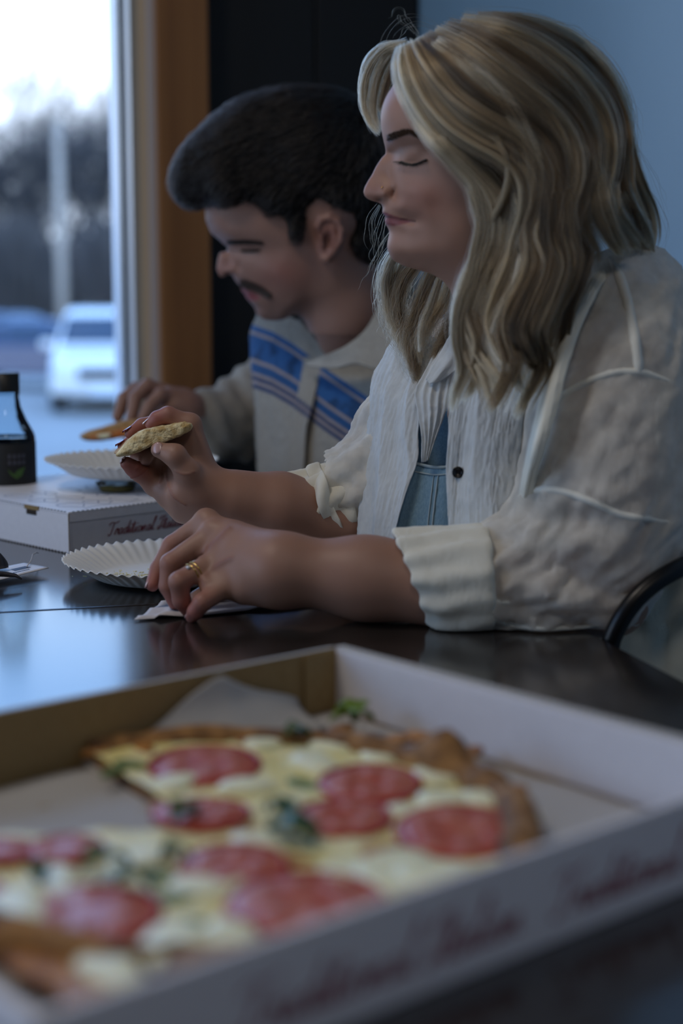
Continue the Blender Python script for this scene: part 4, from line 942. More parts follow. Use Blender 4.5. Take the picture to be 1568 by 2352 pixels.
# creases of the palm and knuckles: fine furrows, both form and a slightly redder tone
nrm = vnormals(bv, bf); dsp = np.zeros(len(bv)); U_, V_ = to_px(bv); dpt = (bv - CAM) @ FW
def crease(pts, w_, dep, rng):
    global dsp
    L = crom(pts, 8); m = (dpt > rng[0]) & (dpt < rng[1]) & (U_ > L[:, 0].min() - 12) & (U_ < L[:, 0].max() + 12) & (V_ > L[:, 1].min() - 12) & (V_ < L[:, 1].max() + 12)
    i = np.where(m)[0]; dd = np.full(len(i), 1e9)
    for a, b in zip(L[:-1], L[1:]):
        e_ = b - a; t = np.clip(((U_[i] - a[0]) * e_[0] + (V_[i] - a[1]) * e_[1]) / (e_ @ e_ + 1e-9), 0, 1); dd = np.minimum(dd, np.hypot(U_[i] - a[0] - t * e_[0], V_[i] - a[1] - t * e_[1]))
    g = np.exp(-(dd / w_) ** 2); dsp[i] -= dep * g; bcol[i] *= 1 - .30 * g[:, None] * np.array([.6, 1, 1])
for c in ([(300,1098),(322,1090),(346,1066),(355,1052)], [(312,1080),(320,1068),(319,1050)], [(402,1082),(425,1090),(447,1084)], [(378,1070),(384,1105),(398,1140),(425,1160)], [(372,1072),(370,1100),(366,1112)]):
    crease(c, 2.2, .0011, (1.48, 1.575))
for c in ([(525,1215),(497,1243),(458,1276)], [(530,1282),(500,1298),(462,1330)]): crease(c, 7, .0012, (1.38, 1.47))
bv = bv + nrm * dsp[:, None]
me = mesh_from('person', bv, bf); paint(me, bcol)
woman = place('person', me, M_skin)
tag(woman, 'seated woman with long wavy blonde hair in a white blouse over denim dungarees', 'person')
from mathutils.bvhtree import BVHTree
def bvh_of(v, f): return BVHTree.FromPolygons([tuple(q) for q in v], [tuple(map(int, q)) for q in f])
WT = bvh_of(WB_[0][0], WB_[0][1]); WTN = bvh_of(WB_[1][0], WB_[1][1]); WTF = bvh_of(WB_[2][0], WB_[2][1])
def hit(tree, u, v, off=0.0):
    d = RT * ((u - 784) / F) - UP * ((v - 1176) / F) + FW; d = Vector(d / np.linalg.norm(d)); r = tree.ray_cast(Vector(CAM), d)
    
    if r[0] is None: return None
    nn_ = r[1] if r[1].dot(d) < 0 else -r[1]; return (r[0] + nn_ * off, nn_)
def tuft(name, tree, strokes, m, parent):
    """short hairs laid on skin: (u0,v0,u1,v1,radius,lift)"""
    b = BM()
    for (u0, v0, u1, v1, r, l) in strokes:
        a, c = hit(tree, u0, v0, .0002), hit(tree, u1, v1, l)
        if a is None: continue
        if c is None: pb = P(u1, v1, (Vector(a[0] - Vector(CAM))).dot(Vector(FW))); c = (Vector(pb), a[1])
        mid = (a[0] + c[0]) / 2 + a[1] * l * .4; b.tube([a[0], mid, c[0]], [r, r * .8, r * .2], 4, False)
    return b.build(name, m, parent)
M_brow = mat('brow_hair', (.05, .03, .02), .95, spec=.05); M_lash = mat('dark_lashes', (.008, .006, .006), .5)
rb = random.Random(4); st = []
bc = crom([(890,316),(905,310),(924,303),(940,302),(956,310),(974,321)], 10)
for i in range(300):
    t = rb.random(); k = t * (len(bc) - 1); j = int(k); q = bc[j] + (bc[min(j + 1, len(bc) - 1)] - bc[j]) * (k - j); wd = 6.0 * (1 - t) ** .6 + 1.6; u0, v0 = q[0] + rb.gauss(0, 1.2), q[1] + rb.uniform(-wd, wd)
    st.append((u0, v0, u0 + rb.uniform(4, 9), v0 - rb.uniform(-1, 3) * (1 - t) + t * 4, .00038, .0011))
tuft('eyebrow', WT, st, M_brow, woman)
st = []; lc = crom([(921,371),(932,375),(945,377.5),(957,376),(968,371),(979,366)], 8)
for i in range(len(lc) - 1):
    for k in range(5): a = lc[i] + (lc[i + 1] - lc[i]) * rb.random(); st.append((a[0], a[1] + rb.uniform(-1.5, 1), a[0] + rb.uniform(-3, 4), a[1] + rb.uniform(1, 5), .0007, .0010))
for i in range(80):
    a = lc[rb.randrange(len(lc))]; st.append((a[0], a[1], a[0] + (a[0] - 975) * .12 + rb.uniform(-4, 1), a[1] + rb.uniform(4, 9), .00022, .006))
tuft('eyelash', WT, st, M_lash, woman)
M_gold = mat('gold', (.75, .48, .16), .25, metal=1.0)
h_ = hit(WT, 878, 431, .0004); b = BM(); b.lathe([(.0001, .0009), (.0007, .0007), (.0010, 0)], tuple(h_[0]), 10); b.build('nose_stud', M_gold, woman)
# rings on the ring finger
def ring(u, v, tree, a, c, r, n=28):
    b = BM(); ax_ = Vector(c - a).normalized(); ctr = Vector(a * .5 + c * .5); o_ = ax_.orthogonal().normalized(); q_ = ax_.cross(o_)
    b.tube([ctr + (o_ * math.cos(2 * math.pi * k / n) + q_ * math.sin(2 * math.pi * k / n)) * r for k in range(n + 1)], .0009, 6); return b
rg = ring(0, 0, None, N_f[2][0] * .35 + N_f[2][1] * .65, N_f[2][0] * .25 + N_f[2][1] * .75, .0100)
rg2 = ring(0, 0, None, N_f[2][0] * .42 + N_f[2][1] * .58, N_f[2][0] * .34 + N_f[2][1] * .66, .0101); rg.add(rg2.v, rg2.f, True); ro = rg.build('finger_ring', M_gold, woman); ro['label'] = 'gold ring with a small clear stone'
h_ = hit(WTN, 428, 1338, .002); b = BM()
sc_ = (N_f[2][0] * .35 + N_f[2][1] * .65 + N_f[2][0] * .25 + N_f[2][1] * .75) / 2; sd_ = (CAM - sc_) / np.linalg.norm(CAM - sc_) * .7 + np.array([-.3, 0, .6]); sd_ /= np.linalg.norm(sd_); b.lathe([(.0001, -.002), (.0024, .0), (.0016, .0013), (.0001, .0015)], tuple(sc_ + sd_ * .0108), 8); o = b.build('stone', mat('clear_stone', (.7, .72, .75), .05, spec=1.)); attach(o, ro)
# nails: thin curved plates on the fingertips that show
M_nail = mat('pale_pink_nail', (.52, .33, .31), .2, spec=.6); M_nailr = mat('dark_red_nail', (.12, .012, .02), .15)
def nail(c, up_, along, L, wd, m):
    c = Vector(c); n_ = Vector(up_).normalized(); a_ = Vector(along); a_ = (a_ - n_ * a_.dot(n_)).normalized(); s_ = n_.cross(a_); vs = []; fs = []; N1, N2 = 8, 8
    for i in range(N1 + 1):
        for j in range(N2 + 1):
            x = (i / N1 - .5) * 2; y = (j / N2 - .5) * 2; ww = wd * math.sqrt(max(0.05, 1 - abs(x) ** 3)); vs.append(c + a_ * (x * L) + s_ * (y * ww) + n_ * (-.30 * wd * y * y))
    for i in range(N1):
        for j in range(N2): k = i * (N2 + 1) + j; fs.append((k, k + 1, k + N2 + 2, k + N2 + 1))
    o = place('fingernail', mesh_from('fingernail', np.array([tuple(v) for v in vs]), np.array(fs)), m, woman); md = o.modifiers.new('s', 'SOLIDIFY'); md.thickness = .0005; return o
h_ = hit(WTF, 361, 1029, .0005)
nail(h_[0], h_[1], V3(P(361, 1014, 1.52) - P(361, 1044, 1.52)), .0056, .0048, M_nail)['label'] = 'pale thumbnail'
upv = Vector((-.3, 0, .9))
nail(Vector(F_f[3][3]) + Vector((-.0045, -.002, .0042)), Vector((-.75, -.1, .6)), Vector(F_f[3][3] - F_f[3][2]), .0050, .0044, M_nail)
for k in (0, 1, 2):
    f_ = F_f[k]; d_ = Vector(f_[3] - f_[2]).normalized(); n_ = (Vector((-.45, .1, .9)) - d_ * Vector((-.45, .1, .9)).dot(d_)).normalized(); nail(Vector(f_[3]) + n_ * .0058 + d_ * .001, n_, d_, .0056, .0046, M_nailr if k else M_nail)
for k in range(4):
    f_ = N_f[k]; d_ = Vector(f_[3] - f_[2]).normalized(); b_ = Vector((-.75, .15, .55)); n_ = (b_ - d_ * b_.dot(d_)).normalized(); nail(Vector(f_[3]) + n_ * .0056, n_, d_, .0052, .0044, M_nail)
# ---- blouse, dungarees
def gauze(name, color, tr=.22, sc=1.0, low=None):
    """crinkled translucent muslin: partly see-through diffuse cloth"""
    m = bpy.data.materials.new(name); m.use_nodes = True; n = m.node_tree; n.nodes.clear(); N = n.nodes.new; L = n.links.new
    o = N('ShaderNodeOutputMaterial'); d = N('ShaderNodeBsdfDiffuse'); t = N('ShaderNodeBsdfTranslucent'); tp = N('ShaderNodeBsdfTransparent'); m1 = N('ShaderNodeMixShader'); m2 = N('ShaderNodeMixShader')
    d.inputs[0].default_value = (*color, 1); t.inputs[0].default_value = (*color, 1); m1.inputs[0].default_value = .22
    co = N('ShaderNodeTexCoord'); mp = N('ShaderNodeMapping'); mp.inputs['Scale'].default_value = (260 * sc, 260 * sc, 90 * sc); L(co.outputs['Object'], mp.inputs[0])
    nz_ = N('ShaderNodeTexNoise'); nz_.inputs['Scale'].default_value = 1; nz_.inputs['Detail'].default_value = 3; L(mp.outputs[0], nz_.inputs[0]); bp = N('ShaderNodeBump'); bp.inputs['Strength'].default_value = .5; bp.inputs['Distance'].default_value = .0012
    L(nz_.outputs[0], bp.inputs['Height']); L(bp.outputs[0], d.inputs['Normal'])
    n2 = N('ShaderNodeTexNoise'); n2.inputs['Scale'].default_value = 45 * sc; L(co.outputs['Object'], n2.inputs[0]); mr = N('ShaderNodeMapRange'); L(n2.outputs[0], mr.inputs[0]); mr.inputs['From Min'].default_value = .35; mr.inputs['From Max'].default_value = .65
    mr.inputs['To Min'].default_value = tr * .55; mr.inputs['To Max'].default_value = tr * 1.35
    L(d.outputs[0], m1.inputs[1]); L(t.outputs[0], m1.inputs[2]); L(mr.outputs[0], m2.inputs[0]); L(m1.outputs[0], m2.inputs[1]); L(tp.outputs[0], m2.inputs[2]); L(m2.outputs[0], o.inputs[0]); return m
M_gz = gauze('white_gauze', (.84, .81, .74), .28); M_gz2 = gauze('white_gauze_panel', (.72, .76, .78), .16); M_seam = mat('doubled_gauze_seam', (.74, .74, .68), .9, bump=(300, .4, .001))
M_cuff = gauze('rolled_cuff_gauze', (.90, .89, .80), .04)
M_den = mat('light_denim', (.13, .24, .34), .85, noise=((700, 700, 160), (.19, .32, .42), .3, .7), bump=(900, .4, .0006)); M_den2 = mat('dark_denim', (.05, .11, .17), .85, noise=(500, (.08, .15, .22), .3, .7)); M_st = mat('denim_stitching', (.30, .38, .42), .8)
def crinkle(v, amp=.003, big=1.0, dirn=(1, .3, .4)):
    d = np.array(dirn, float); d /= np.linalg.norm(d); al = v @ d
    p = v * 38 - np.outer(al * 38 * .6, d); p2 = v * 85 - np.outer(al * 85 * .5, d)
    return amp * (big * fbm(p, 2, True) * 1.0 + .55 * fbm(p2 + 7, 2, True) + .25 * fbm(v * 230, 2))
bl = woman
# near sleeve and shoulder
A_ = PX([(1452,705,1.415),(1428,860,1.412),(1405,1030,1.41),(1385,1180,1.41),(1335,1296,1.412)])
fs_ = Field((.02, 1.12, .72), (.44, 1.66, 1.30), .0042)
fs_.chain(A_, [.050, .069, .076, .076, .068], .03); fs_.chain([A_[-1], P(1230, 1325, 1.405), P(1105, 1335, 1.395)], [.066, .0555, .0465], .03)
fs_.cone(P(1452, 690, 1.42), P(1330, 655, 1.48), .046, .030, .03)     # shoulder towards the neck
fs_.cone(P(1300, 1180, 1.41), P(1250, 1230, 1.405), .032, .032, .03)    # slack in the crook of the elbow
v, f = fs_.mesh(4); ze = (v - P(1105, 1335, 1.395)) @ ((P(1230, 1325, 1.405) - P(1105, 1335, 1.395)) / np.linalg.norm(P(1230, 1325, 1.405) - P(1105, 1335, 1.395)))
keep = (ze[f] > -.030).all(1); f = f[keep]; n = vnormals(v, f); u_s, v_s = to_px(v)
lower = np.clip((v_s - 1060) / 150, 0, 1); amp = .0030 + .0022 * lower
cr = crinkle(v, 1.0, 1.0, (.55, 0, .85)) * (1 - lower) + crinkle(v, 1.0, 1.2, (.8, .1, .6)) * lower
# drape folds radiating from the armhole
fold = .0035 * np.sin((u_s * .6 + v_s) / 17 + 2.0 * fbm(v * 9, 2)) * np.exp(-((v_s - 800) / 170) ** 2) * np.exp(-((u_s - 1290) / 110) ** 2)
fold += .004 * np.sin((v_s - u_s * .35) / 19 + 2.5 * fbm(v * 8 + 3, 2)) * lower * np.exp(-((u_s - 1330) / 150) ** 2)
v = v + n * (amp * cr + fold)[:, None]
# trim table contact
v[:, 2] = np.maximum(v[:, 2], TZ + .0012)
used = np.unique(f); mp_ = -np.ones(len(v), int); mp_[used] = np.arange(len(used)); v = v[used]; f = mp_[f]
place('blouse_sleeve', mesh_from('blouse_sleeve', v, f), M_gz, bl)['label'] = 'loose near sleeve of crinkled white gauze'
ST = bvh_of(v, f)
def seam(name, px, r, m, off=-.0016, tree=None, par=bl):
    pts = []
    for q in crom(px, 8):
        h_ = hit(tree or ST, q[0], q[1], off)
        if h_: pts.append(h_[0])
    # smooth the path so it lies like a sewn ridge
    for _ in range(3): pts = [pts[0]] + [(pts[i - 1] + pts[i] * 2 + pts[i + 1]) / 4 for i in range(1, len(pts) - 1)] + [pts[-1]]
    b = BM(); b.tube(pts, [r * (.4 + .6 * min(1, 5 * min(i, len(pts) - 1 - i) / len(pts))) for i in range(len(pts))], 8); return b.build(name, m, par)
seam('shoulder_seam', [(1398,590),(1420,630),(1440,690),(1455,760),(1466,835),(1470,860)], .0048, M_seam)
seam('armhole_seam', [(1225,968),(1270,925),(1330,885),(1400,858),(1450,853),(1500,862),(1566,885)], .0034, M_seam)
seam('sleeve_seam', [(1185,1140),(1230,1124),(1290,1128),(1350,1150),(1420,1180),(1480,1192),(1545,1200)], .0034, M_seam)
seam('sleeve_seam', [(1115,1352),(1135,1380),(1180,1386)], .0026, M_seam); seam('sleeve_seam', [(1118,1410),(1150,1430),(1230,1445),(1330,1450),(1375,1440)], .0030, M_seam)
# rolled cuff
def cuff(name, rings, m, disp, par=bl, nn=96, sub=6, thick=.0015):
    """rings: (centre, axis point a, axis point b) -> ellipse through centre+a, centre+b"""
    R_ = np.array([np.stack([c, a, b]) for c, a, b in rings]).reshape(len(rings), 9); R_ = crom(R_, sub); vs = []
    th = np.linspace(0, 2 * np.pi, nn, endpoint=False)
    for q in R_: c, a, b = q[:3], q[3:6], q[6:]; vs.append(c + np.outer(np.cos(th), a) + np.outer(np.sin(th), b))
    v = np.array(vs); K = len(v); ii = np.arange(K * nn).reshape(K, nn); f = np.stack([ii[:-1], np.roll(ii[:-1], -1, 1), np.roll(ii[1:], -1, 1), ii[1:]], -1).reshape(-1, 4); v = v.reshape(-1, 3); n = vnormals(v, f)
    cc = v.reshape(K, nn, 3).mean(1, keepdims=True); 
    if ((n.reshape(K, nn, 3)) * (v.reshape(K, nn, 3) - cc)).sum() < 0: n = -n; f = f[:, ::-1]
    t = np.repeat(np.linspace(0, 1, K), nn); v = v + n * disp(t, np.tile(th, K), v)[:, None]; v[:, 2] = np.maximum(v[:, 2], TZ + .0012)
    o = place(name, mesh_from(name, v, f), m, par); md = o.modifiers.new('solid', 'SOLIDIFY'); md.thickness = thick; md.offset = -1; return o
def ring_px(u, v, d, ut, vt, ub, vb, rdep):
    top, bot = P(ut, vt, d), P(ub, vb, d); c = (top + bot) / 2; return (c, (top - bot) / 2, FW * rdep + RT * 0)
cuff('rolled_cuff', [ring_px(0,0,1.400, 1120,1218,1130,1450,.046), ring_px(0,0,1.396, 1108,1206,1120,1462,.053), ring_px(0,0,1.396, 1040,1212,1070,1464,.052), ring_px(0,0,1.40, 960,1216,1030,1468,.053), ring_px(0,0,1.402, 910,1216,996,1450,.051), ring_px(0,0,1.402, 903,1222,982,1436,.048), ring_px(0,0,1.40, 915,1234,990,1422,.0445), ring_px(0,0,1.398, 960,1238,1010,1424,.044)], M_cuff,
     lambda t, th, v: .0022 * np.sin(th * 13 + t * 5 + 2 * fbm(v * 20, 2)) * np.sin(np.pi * np.clip(t * 1.1, 0, 1)) + .0012 * fbm(v * 90, 2, True))
# far sleeve, bloused above a rolled cuff
fv = Field((-.22, 1.40, .74), (.20, 1.80, 1.16), .0036)
fv.chain(PX([(1005,810,1.63),(962,900,1.625),(928,1000,1.615),(888,1110,1.61)]), [.040, .042, .047, .055], .03); fv.chain(PX([(880,1120,1.61),(800,1140,1.605),(742,1152,1.60)]), [.056, .047, .041], .02)
fv.ell(P(800, 1075, 1.60), (.030, .04, .022), .02)
v, f = fv.mesh(4); n = vnormals(v, f); v = v + n * (crinkle(v, .0030, 1.1, (.6, 0, -.8)) + .0030 * np.sin((to_px(v)[0] * .5 + to_px(v)[1]) / 13 + 3 * fbm(v * 12, 2)))[:, None]
u_s, v_s = to_px(v); keep = (u_s[f] > 742).all(1); f = f[keep]; used = np.unique(f); mp_ = -np.ones(len(v), int); mp_[used] = np.arange(len(used)); v = v[used]; f = mp_[f]
place('blouse_sleeve', mesh_from('blouse_sleeve', v, f), M_gz, bl)['label'] = 'loose far sleeve of crinkled white gauze'
cf = lambda t, th, v: .0026 * np.sin(th * 9 + t * 9 + 3 * fbm(v * 25, 2)) + .0018 * fbm(v * 60, 3, True)
cuff('rolled_cuff', [ring_px(0,0,1.600, 800,1062,825,1250,.042), ring_px(0,0,1.600, 745,1072,800,1252,.046), ring_px(0,0,1.598, 700,1084,775,1252,.046), ring_px(0,0,1.594, 645,1092,760,1252,.044), ring_px(0,0,1.590, 604,1102,745,1246,.041), ring_px(0,0,1.590, 612,1110,738,1240,.038), ring_px(0,0,1.595, 680,1112,748,1236,.035)], M_cuff, cf)
cuff('cuff_fold', [ring_px(0,0,1.598, 735,1066,800,1254,.048), ring_px(0,0,1.597, 718,1072,782,1256,.050), ring_px(0,0,1.597, 705,1080,768,1256,.048)], M_cuff, lambda t, th, v: .0035 * np.sin(th * 5 + t * 3) + .001 * fbm(v * 80, 2, True), nn=72)
# far front panel of the open blouse
def fold_disp(k, a, fine=.0011, tilt=.0, am=None):
    def fn(s_, t, p):
        w_ = 1 if am is None else am(s_, t); return w_ * a * (1 - 2 * np.abs(np.sin((s_ + tilt * t) * k + 1.2 * fbm(p * 9, 2)))) + fine * fbm(np.stack([s_ * 40 + t * 6, t * 7, p[:, 1] * 5], 1), 3, True) + .0004 * fbm(p * 300, 2)
    return fn
sheet('blouse_front_panel', [
 [(1010,740,1.66),(985,830,1.67),(955,900,1.66),(935,980,1.65),(915,1080,1.64),(905,1160,1.62),(900,1245,1.61)],
 [(925,735,1.60),(880,810,1.60),(852,875,1.595),(846,960,1.585),(838,1060,1.575),(832,1150,1.56),(828,1248,1.55)],
 [(960,745,1.565),(925,820,1.555),(893,900,1.55),(880,980,1.545),(868,1070,1.535),(858,1160,1.525),(850,1248,1.52)],
 [(990,770,1.545),(960,840,1.532),(930,910,1.525),(915,990,1.52),(905,1075,1.512),(890,1160,1.50),(878,1248,1.498)],
 [(1020,790,1.525),(990,850,1.515),(962,915,1.507),(958,990,1.502),(958,1060,1.495),(930,1150,1.488),(907,1248,1.484)]], M_gz2, bl, (26, 26), fold_disp(9, .0030, .0016, -.35), .0007)['label'] = 'far front panel, pleated with crinkles'
sheet('blouse_facing', [
 [(1005,800,1.508),(978,852,1.50),(955,898,1.494),(960,950,1.49),(968,1000,1.487),(970,1062,1.486)],
 [(1030,792,1.500),(1008,850,1.492),(992,910,1.484),(990,955,1.482),(986,1005,1.484),(978,1060,1.485)],
 [(1062,780,1.496),(1045,850,1.488),(1030,915,1.482),(1022,950,1.482),(1002,1005,1.484),(984,1056,1.485)]], M_gz2, bl, (14, 14), fold_disp(14, .0014, .0010), .0007)['label'] = 'turned-back facing of the blouse front'
sheet('blouse_collar', [[(1085,700,1.50),(1040,760,1.495),(1003,825,1.49),(978,872,1.487)], [(1105,715,1.485),(1062,775,1.482),(1025,832,1.48),(988,880,1.482)], [(1125,735,1.475),(1085,790,1.475),(1050,845,1.478),(1012,876,1.482)]], M_gz2, bl, (10, 12), fold_disp(5, .0008, .0007), .0012)
# near front panel with its button
nfp = sheet('blouse_front_panel', [
 [(1075,770,1.46),(1052,850,1.448),(1036,920,1.442),(1029,1000,1.436),(1025,1090,1.430),(1028,1170,1.426),(1030,1260,1.424)],
 [(1110,770,1.448),(1092,850,1.438),(1080,925,1.432),(1074,1005,1.426),(1070,1090,1.420),(1072,1170,1.416),(1075,1260,1.414)],
 [(1170,770,1.43),(1155,850,1.424),(1143,930,1.418),(1135,1010,1.410),(1132,1090,1.404),(1132,1170,1.400),(1136,1260,1.398)],
 [(1245,770,1.43),(1222,850,1.425),(1205,940,1.422),(1198,1020,1.42),(1198,1100,1.418),(1200,1170,1.418),(1204,1260,1.418)],
 [(1330,770,1.46),(1300,850,1.46),(1275,940,1.46),(1262,1020,1.46),(1262,1100,1.46),(1264,1170,1.46),(1270,1260,1.46)]], M_gz2, bl, (26, 26), fold_disp(8, .0028, .0016, .15, lambda s_, t: np.clip(s_ * 6, .15, 1)), .0007)
nfp['label'] = 'near front panel with a black button'
bvv = np.zeros(len(nfp.data.vertices) * 3, np.float32); nfp.data.vertices.foreach_get('co', bvv); NT_ = bvh_of(bvv.reshape(-1, 3), np.array([p.vertices[:] for p in nfp.data.polygons]))
h_ = hit(NT_, 1050, 1086, .0030); q0 = h_[0]; b = BM(); zr = Vector((CAM - np.array(q0))).normalized(); rot = zr.to_track_quat('Z', 'Y').to_matrix()
bt = BM(); bt.lathe([(.0001, .0010), (.0034, .0010), (.0042, .0020), (.0052, .0018), (.0055, .0006), (.0050, -.0004)], n=24); bt.v = [tuple(q0 + rot @ Vector(p)) for p in bt.v]; bt.build('button', mat('black_button', (.006, .006, .008), .25), bl)
# edge band of the near side, running from the shoulder down in front of the sleeve
sheet('blouse_placket', [
 [(1410,584,1.42),(1352,634,1.395),(1312,700,1.375),(1280,775,1.362),(1254,860,1.354),(1232,945,1.352),(1212,1030,1.354),(1196,1110,1.375),(1186,1200,1.41)],
 [(1416,588,1.40),(1362,642,1.375),(1325,708,1.355),(1293,783,1.340),(1268,866,1.332),(1246,950,1.330),(1225,1032,1.332),(1208,1110,1.360),(1196,1200,1.40)],
 [(1430,594,1.398),(1384,650,1.372),(1350,716,1.352),(1320,790,1.338),(1296,872,1.330),(1274,955,1.328),(1250,1036,1.332),(1228,1110,1.360),(1214,1200,1.40)]], M_cuff, bl, (10, 12), fold_disp(3, .0006, .0009), .0016)
# back of the blouse and its tail hanging over the chair seat
fb = Field((.10, 1.15, .44), (.72, 2.0, 1.20), .006)
fb.chain(PX([(1480,760,1.56),(1572,830,1.56),(1540,1080,1.585),(1530,1330,1.575),(1530,1520,1.55)]), [.045, .064, .092, .095, .105], .05); fb.chain(PX([(1180,800,1.66),(1330,790,1.64),(1500,900,1.60)]), [.045, .06, .09], .04)
v, f = fb.mesh(4); n = vnormals(v, f); v = v + n * (crinkle(v, .004, 1.2, (0, 0, 1)) + .003 * np.sin((to_px(v)[0]) / 14 + 3 * fbm(v * 7, 2)))[:, None]
place('blouse_back', mesh_from('blouse_back', v, f), gauze('gauze_back', (.80, .80, .68), .06), bl)
# dungarees: bib, pocket, then the hidden lap and legs
sheet('dungaree_bib', [
 [(985,900,1.535),(955,980,1.532),(930,1060,1.528),(915,1140,1.525),(905,1260,1.52)], [(1020,900,1.51),(1000,980,1.508),(985,1060,1.505),(975,1140,1.503),(965,1260,1.50)], [(1080,900,1.50),(1070,980,1.497),(1062,1060,1.494),(1055,1140,1.490),(1050,1260,1.485)], [(1160,900,1.50),(1165,980,1.49),(1165,1060,1.485),(1165,1140,1.48),(1165,1260,1.47)]], M_den2, bl, (10, 12), fold_disp(3, .0012, .0005), .0015)
pk = sheet('bib_pocket', [
 [(940,1058,1.505),(920,1130,1.500),(905,1190,1.497),(895,1262,1.494)], [(968,1064,1.498),(955,1130,1.494),(945,1190,1.49),(938,1262,1.487)], [(1010,1070,1.492),(1004,1130,1.488),(998,1190,1.484),(994,1262,1.481)], [(1060,1066,1.488),(1058,1130,1.484),(1056,1190,1.480),(1055,1262,1.477)]], M_den, bl, (10, 12), fold_disp(4, .0016, .0006), .0018)
bvv = np.zeros(len(pk.data.vertices) * 3, np.float32); pk.data.vertices.foreach_get('co', bvv); PT_ = bvh_of(bvv.reshape(-1, 3), np.array([p.vertices[:] for p in pk.data.polygons]))
for px_, r in (([(942,1062),(968,1068),(1000,1074),(1045,1072)], .0016), ([(938,1080),(965,1086),(1000,1091),(1045,1088)], .0009), ([(1006,1092),(1000,1140),(994,1190),(990,1245)], .0009), ([(996,1092),(990,1140),(984,1190),(980,1245)], .0007)):
    seam('stitched_seam', px_, r, M_st, .0006, PT_)
fd = Field((-.12, .98, .05), (.62, 1.78, .80), .012)
hip = E(.73, 1.36, .54); 
for s in (-1, 1):
    a = E(.71, 1.42 + s * .09, .53); kn_ = E(.27, 1.42 + s * .12, .53); an = E(.28, 1.42 + s * .12, .10); fd.chain([a, kn_, an], [.095, .072, .052], .03)
fd.chain([E(.74, 1.42, .55), V3(P(1480, 1480, 1.59)), V3(P(1350, 1250, 1.60)), V3(P(1235, 1120, 1.60))], [.115, .105, .095, .085], .05)
v, f = fd.mesh(2); place('dungarees', mesh_from('dungarees', v, f), M_den, bl)
M_shoe = mat('shoe_leather', (.03, .028, .027), .5)
for s in (-1, 1):
    q = Field((-.3, .7, -.01), (.6, 1.9, .2), .009); c = E(.27, 1.42 + s * .12, .045); t_ = E(.12, 1.42 + s * .13, .032); q.cone(c, t_, .04, .034, .02); q.cone(E(.28, 1.42 + s * .12, .10), c, .04, .042, .02); v, f = q.mesh(2); v[:, 2] = np.maximum(v[:, 2], .001); place('shoe', mesh_from('shoe', v, f), M_shoe, bl)
# ================================================================== hair
def hairmat(name, col, rough=.32, rand=.12, tint=None):
    m = bpy.data.materials.new(name); m.use_nodes = True; n = m.node_tree; n.nodes.clear(); N = n.nodes.new; L = n.links.new
    o = N('ShaderNodeOutputMaterial'); h = N('ShaderNodeBsdfHairPrincipled'); h.parametrization = 'COLOR'; h.inputs['Roughness'].default_value = rough; h.inputs['Radial Roughness'].default_value = .45; h.inputs['Coat'].default_value = .0
    a = N('ShaderNodeAttribute'); a.attribute_name = 'tone'; i = N('ShaderNodeHairInfo'); hv_ = N('ShaderNodeHueSaturation'); mr = N('ShaderNodeMapRange'); L(i.outputs['Random'], mr.inputs[0]); mr.inputs['To Min'].default_value = 1 - rand * 2; mr.inputs['To Max'].default_value = 1 + rand * 2
    L(a.outputs['Color'], hv_.inputs['Color']); L(mr.outputs[0], hv_.inputs['Value']); L(hv_.outputs[0], h.inputs['Color']); L(h.outputs[0], o.inputs[0]); return m
def strands(name, items, m, parent, K=36):
    """items: list of (points [n,3], tone rgb, root radius)"""
    n = len(items); hc = bpy.data.hair_curves.new(name); hc.add_curves([K] * n)
    pos = np.empty((n, K, 3), np.float32); rad = np.empty((n, K), np.float32); ton = np.ones((n, 4), np.float32); tt = np.linspace(0, 1, K)
    for i, (p, t, r) in enumerate(items): pos[i] = p; rad[i] = r * (1 - .75 * tt ** 3); ton[i, :3] = t
    hc.attributes['position'].data.foreach_set('vector', pos.ravel())
    ra = hc.attributes.get('radius') or hc.attributes.new('radius', 'FLOAT', 'POINT'); ra.data.foreach_set('value', rad.ravel())
    ta = hc.attributes.new('tone', 'FLOAT_COLOR', 'CURVE'); ta.data.foreach_set('color', ton.ravel())
    hc.materials.append(m); o = bpy.data.objects.new(name, hc); COL.objects.link(o)
    if parent: attach(o, parent)
    return o
def resample(p, K):
    d = np.r_[0, np.cumsum(np.linalg.norm(np.diff(p, axis=0), axis=1))]; t = np.linspace(0, d[-1], K); return np.stack([np.interp(t, d, p[:, k]) for k in range(3)], 1)
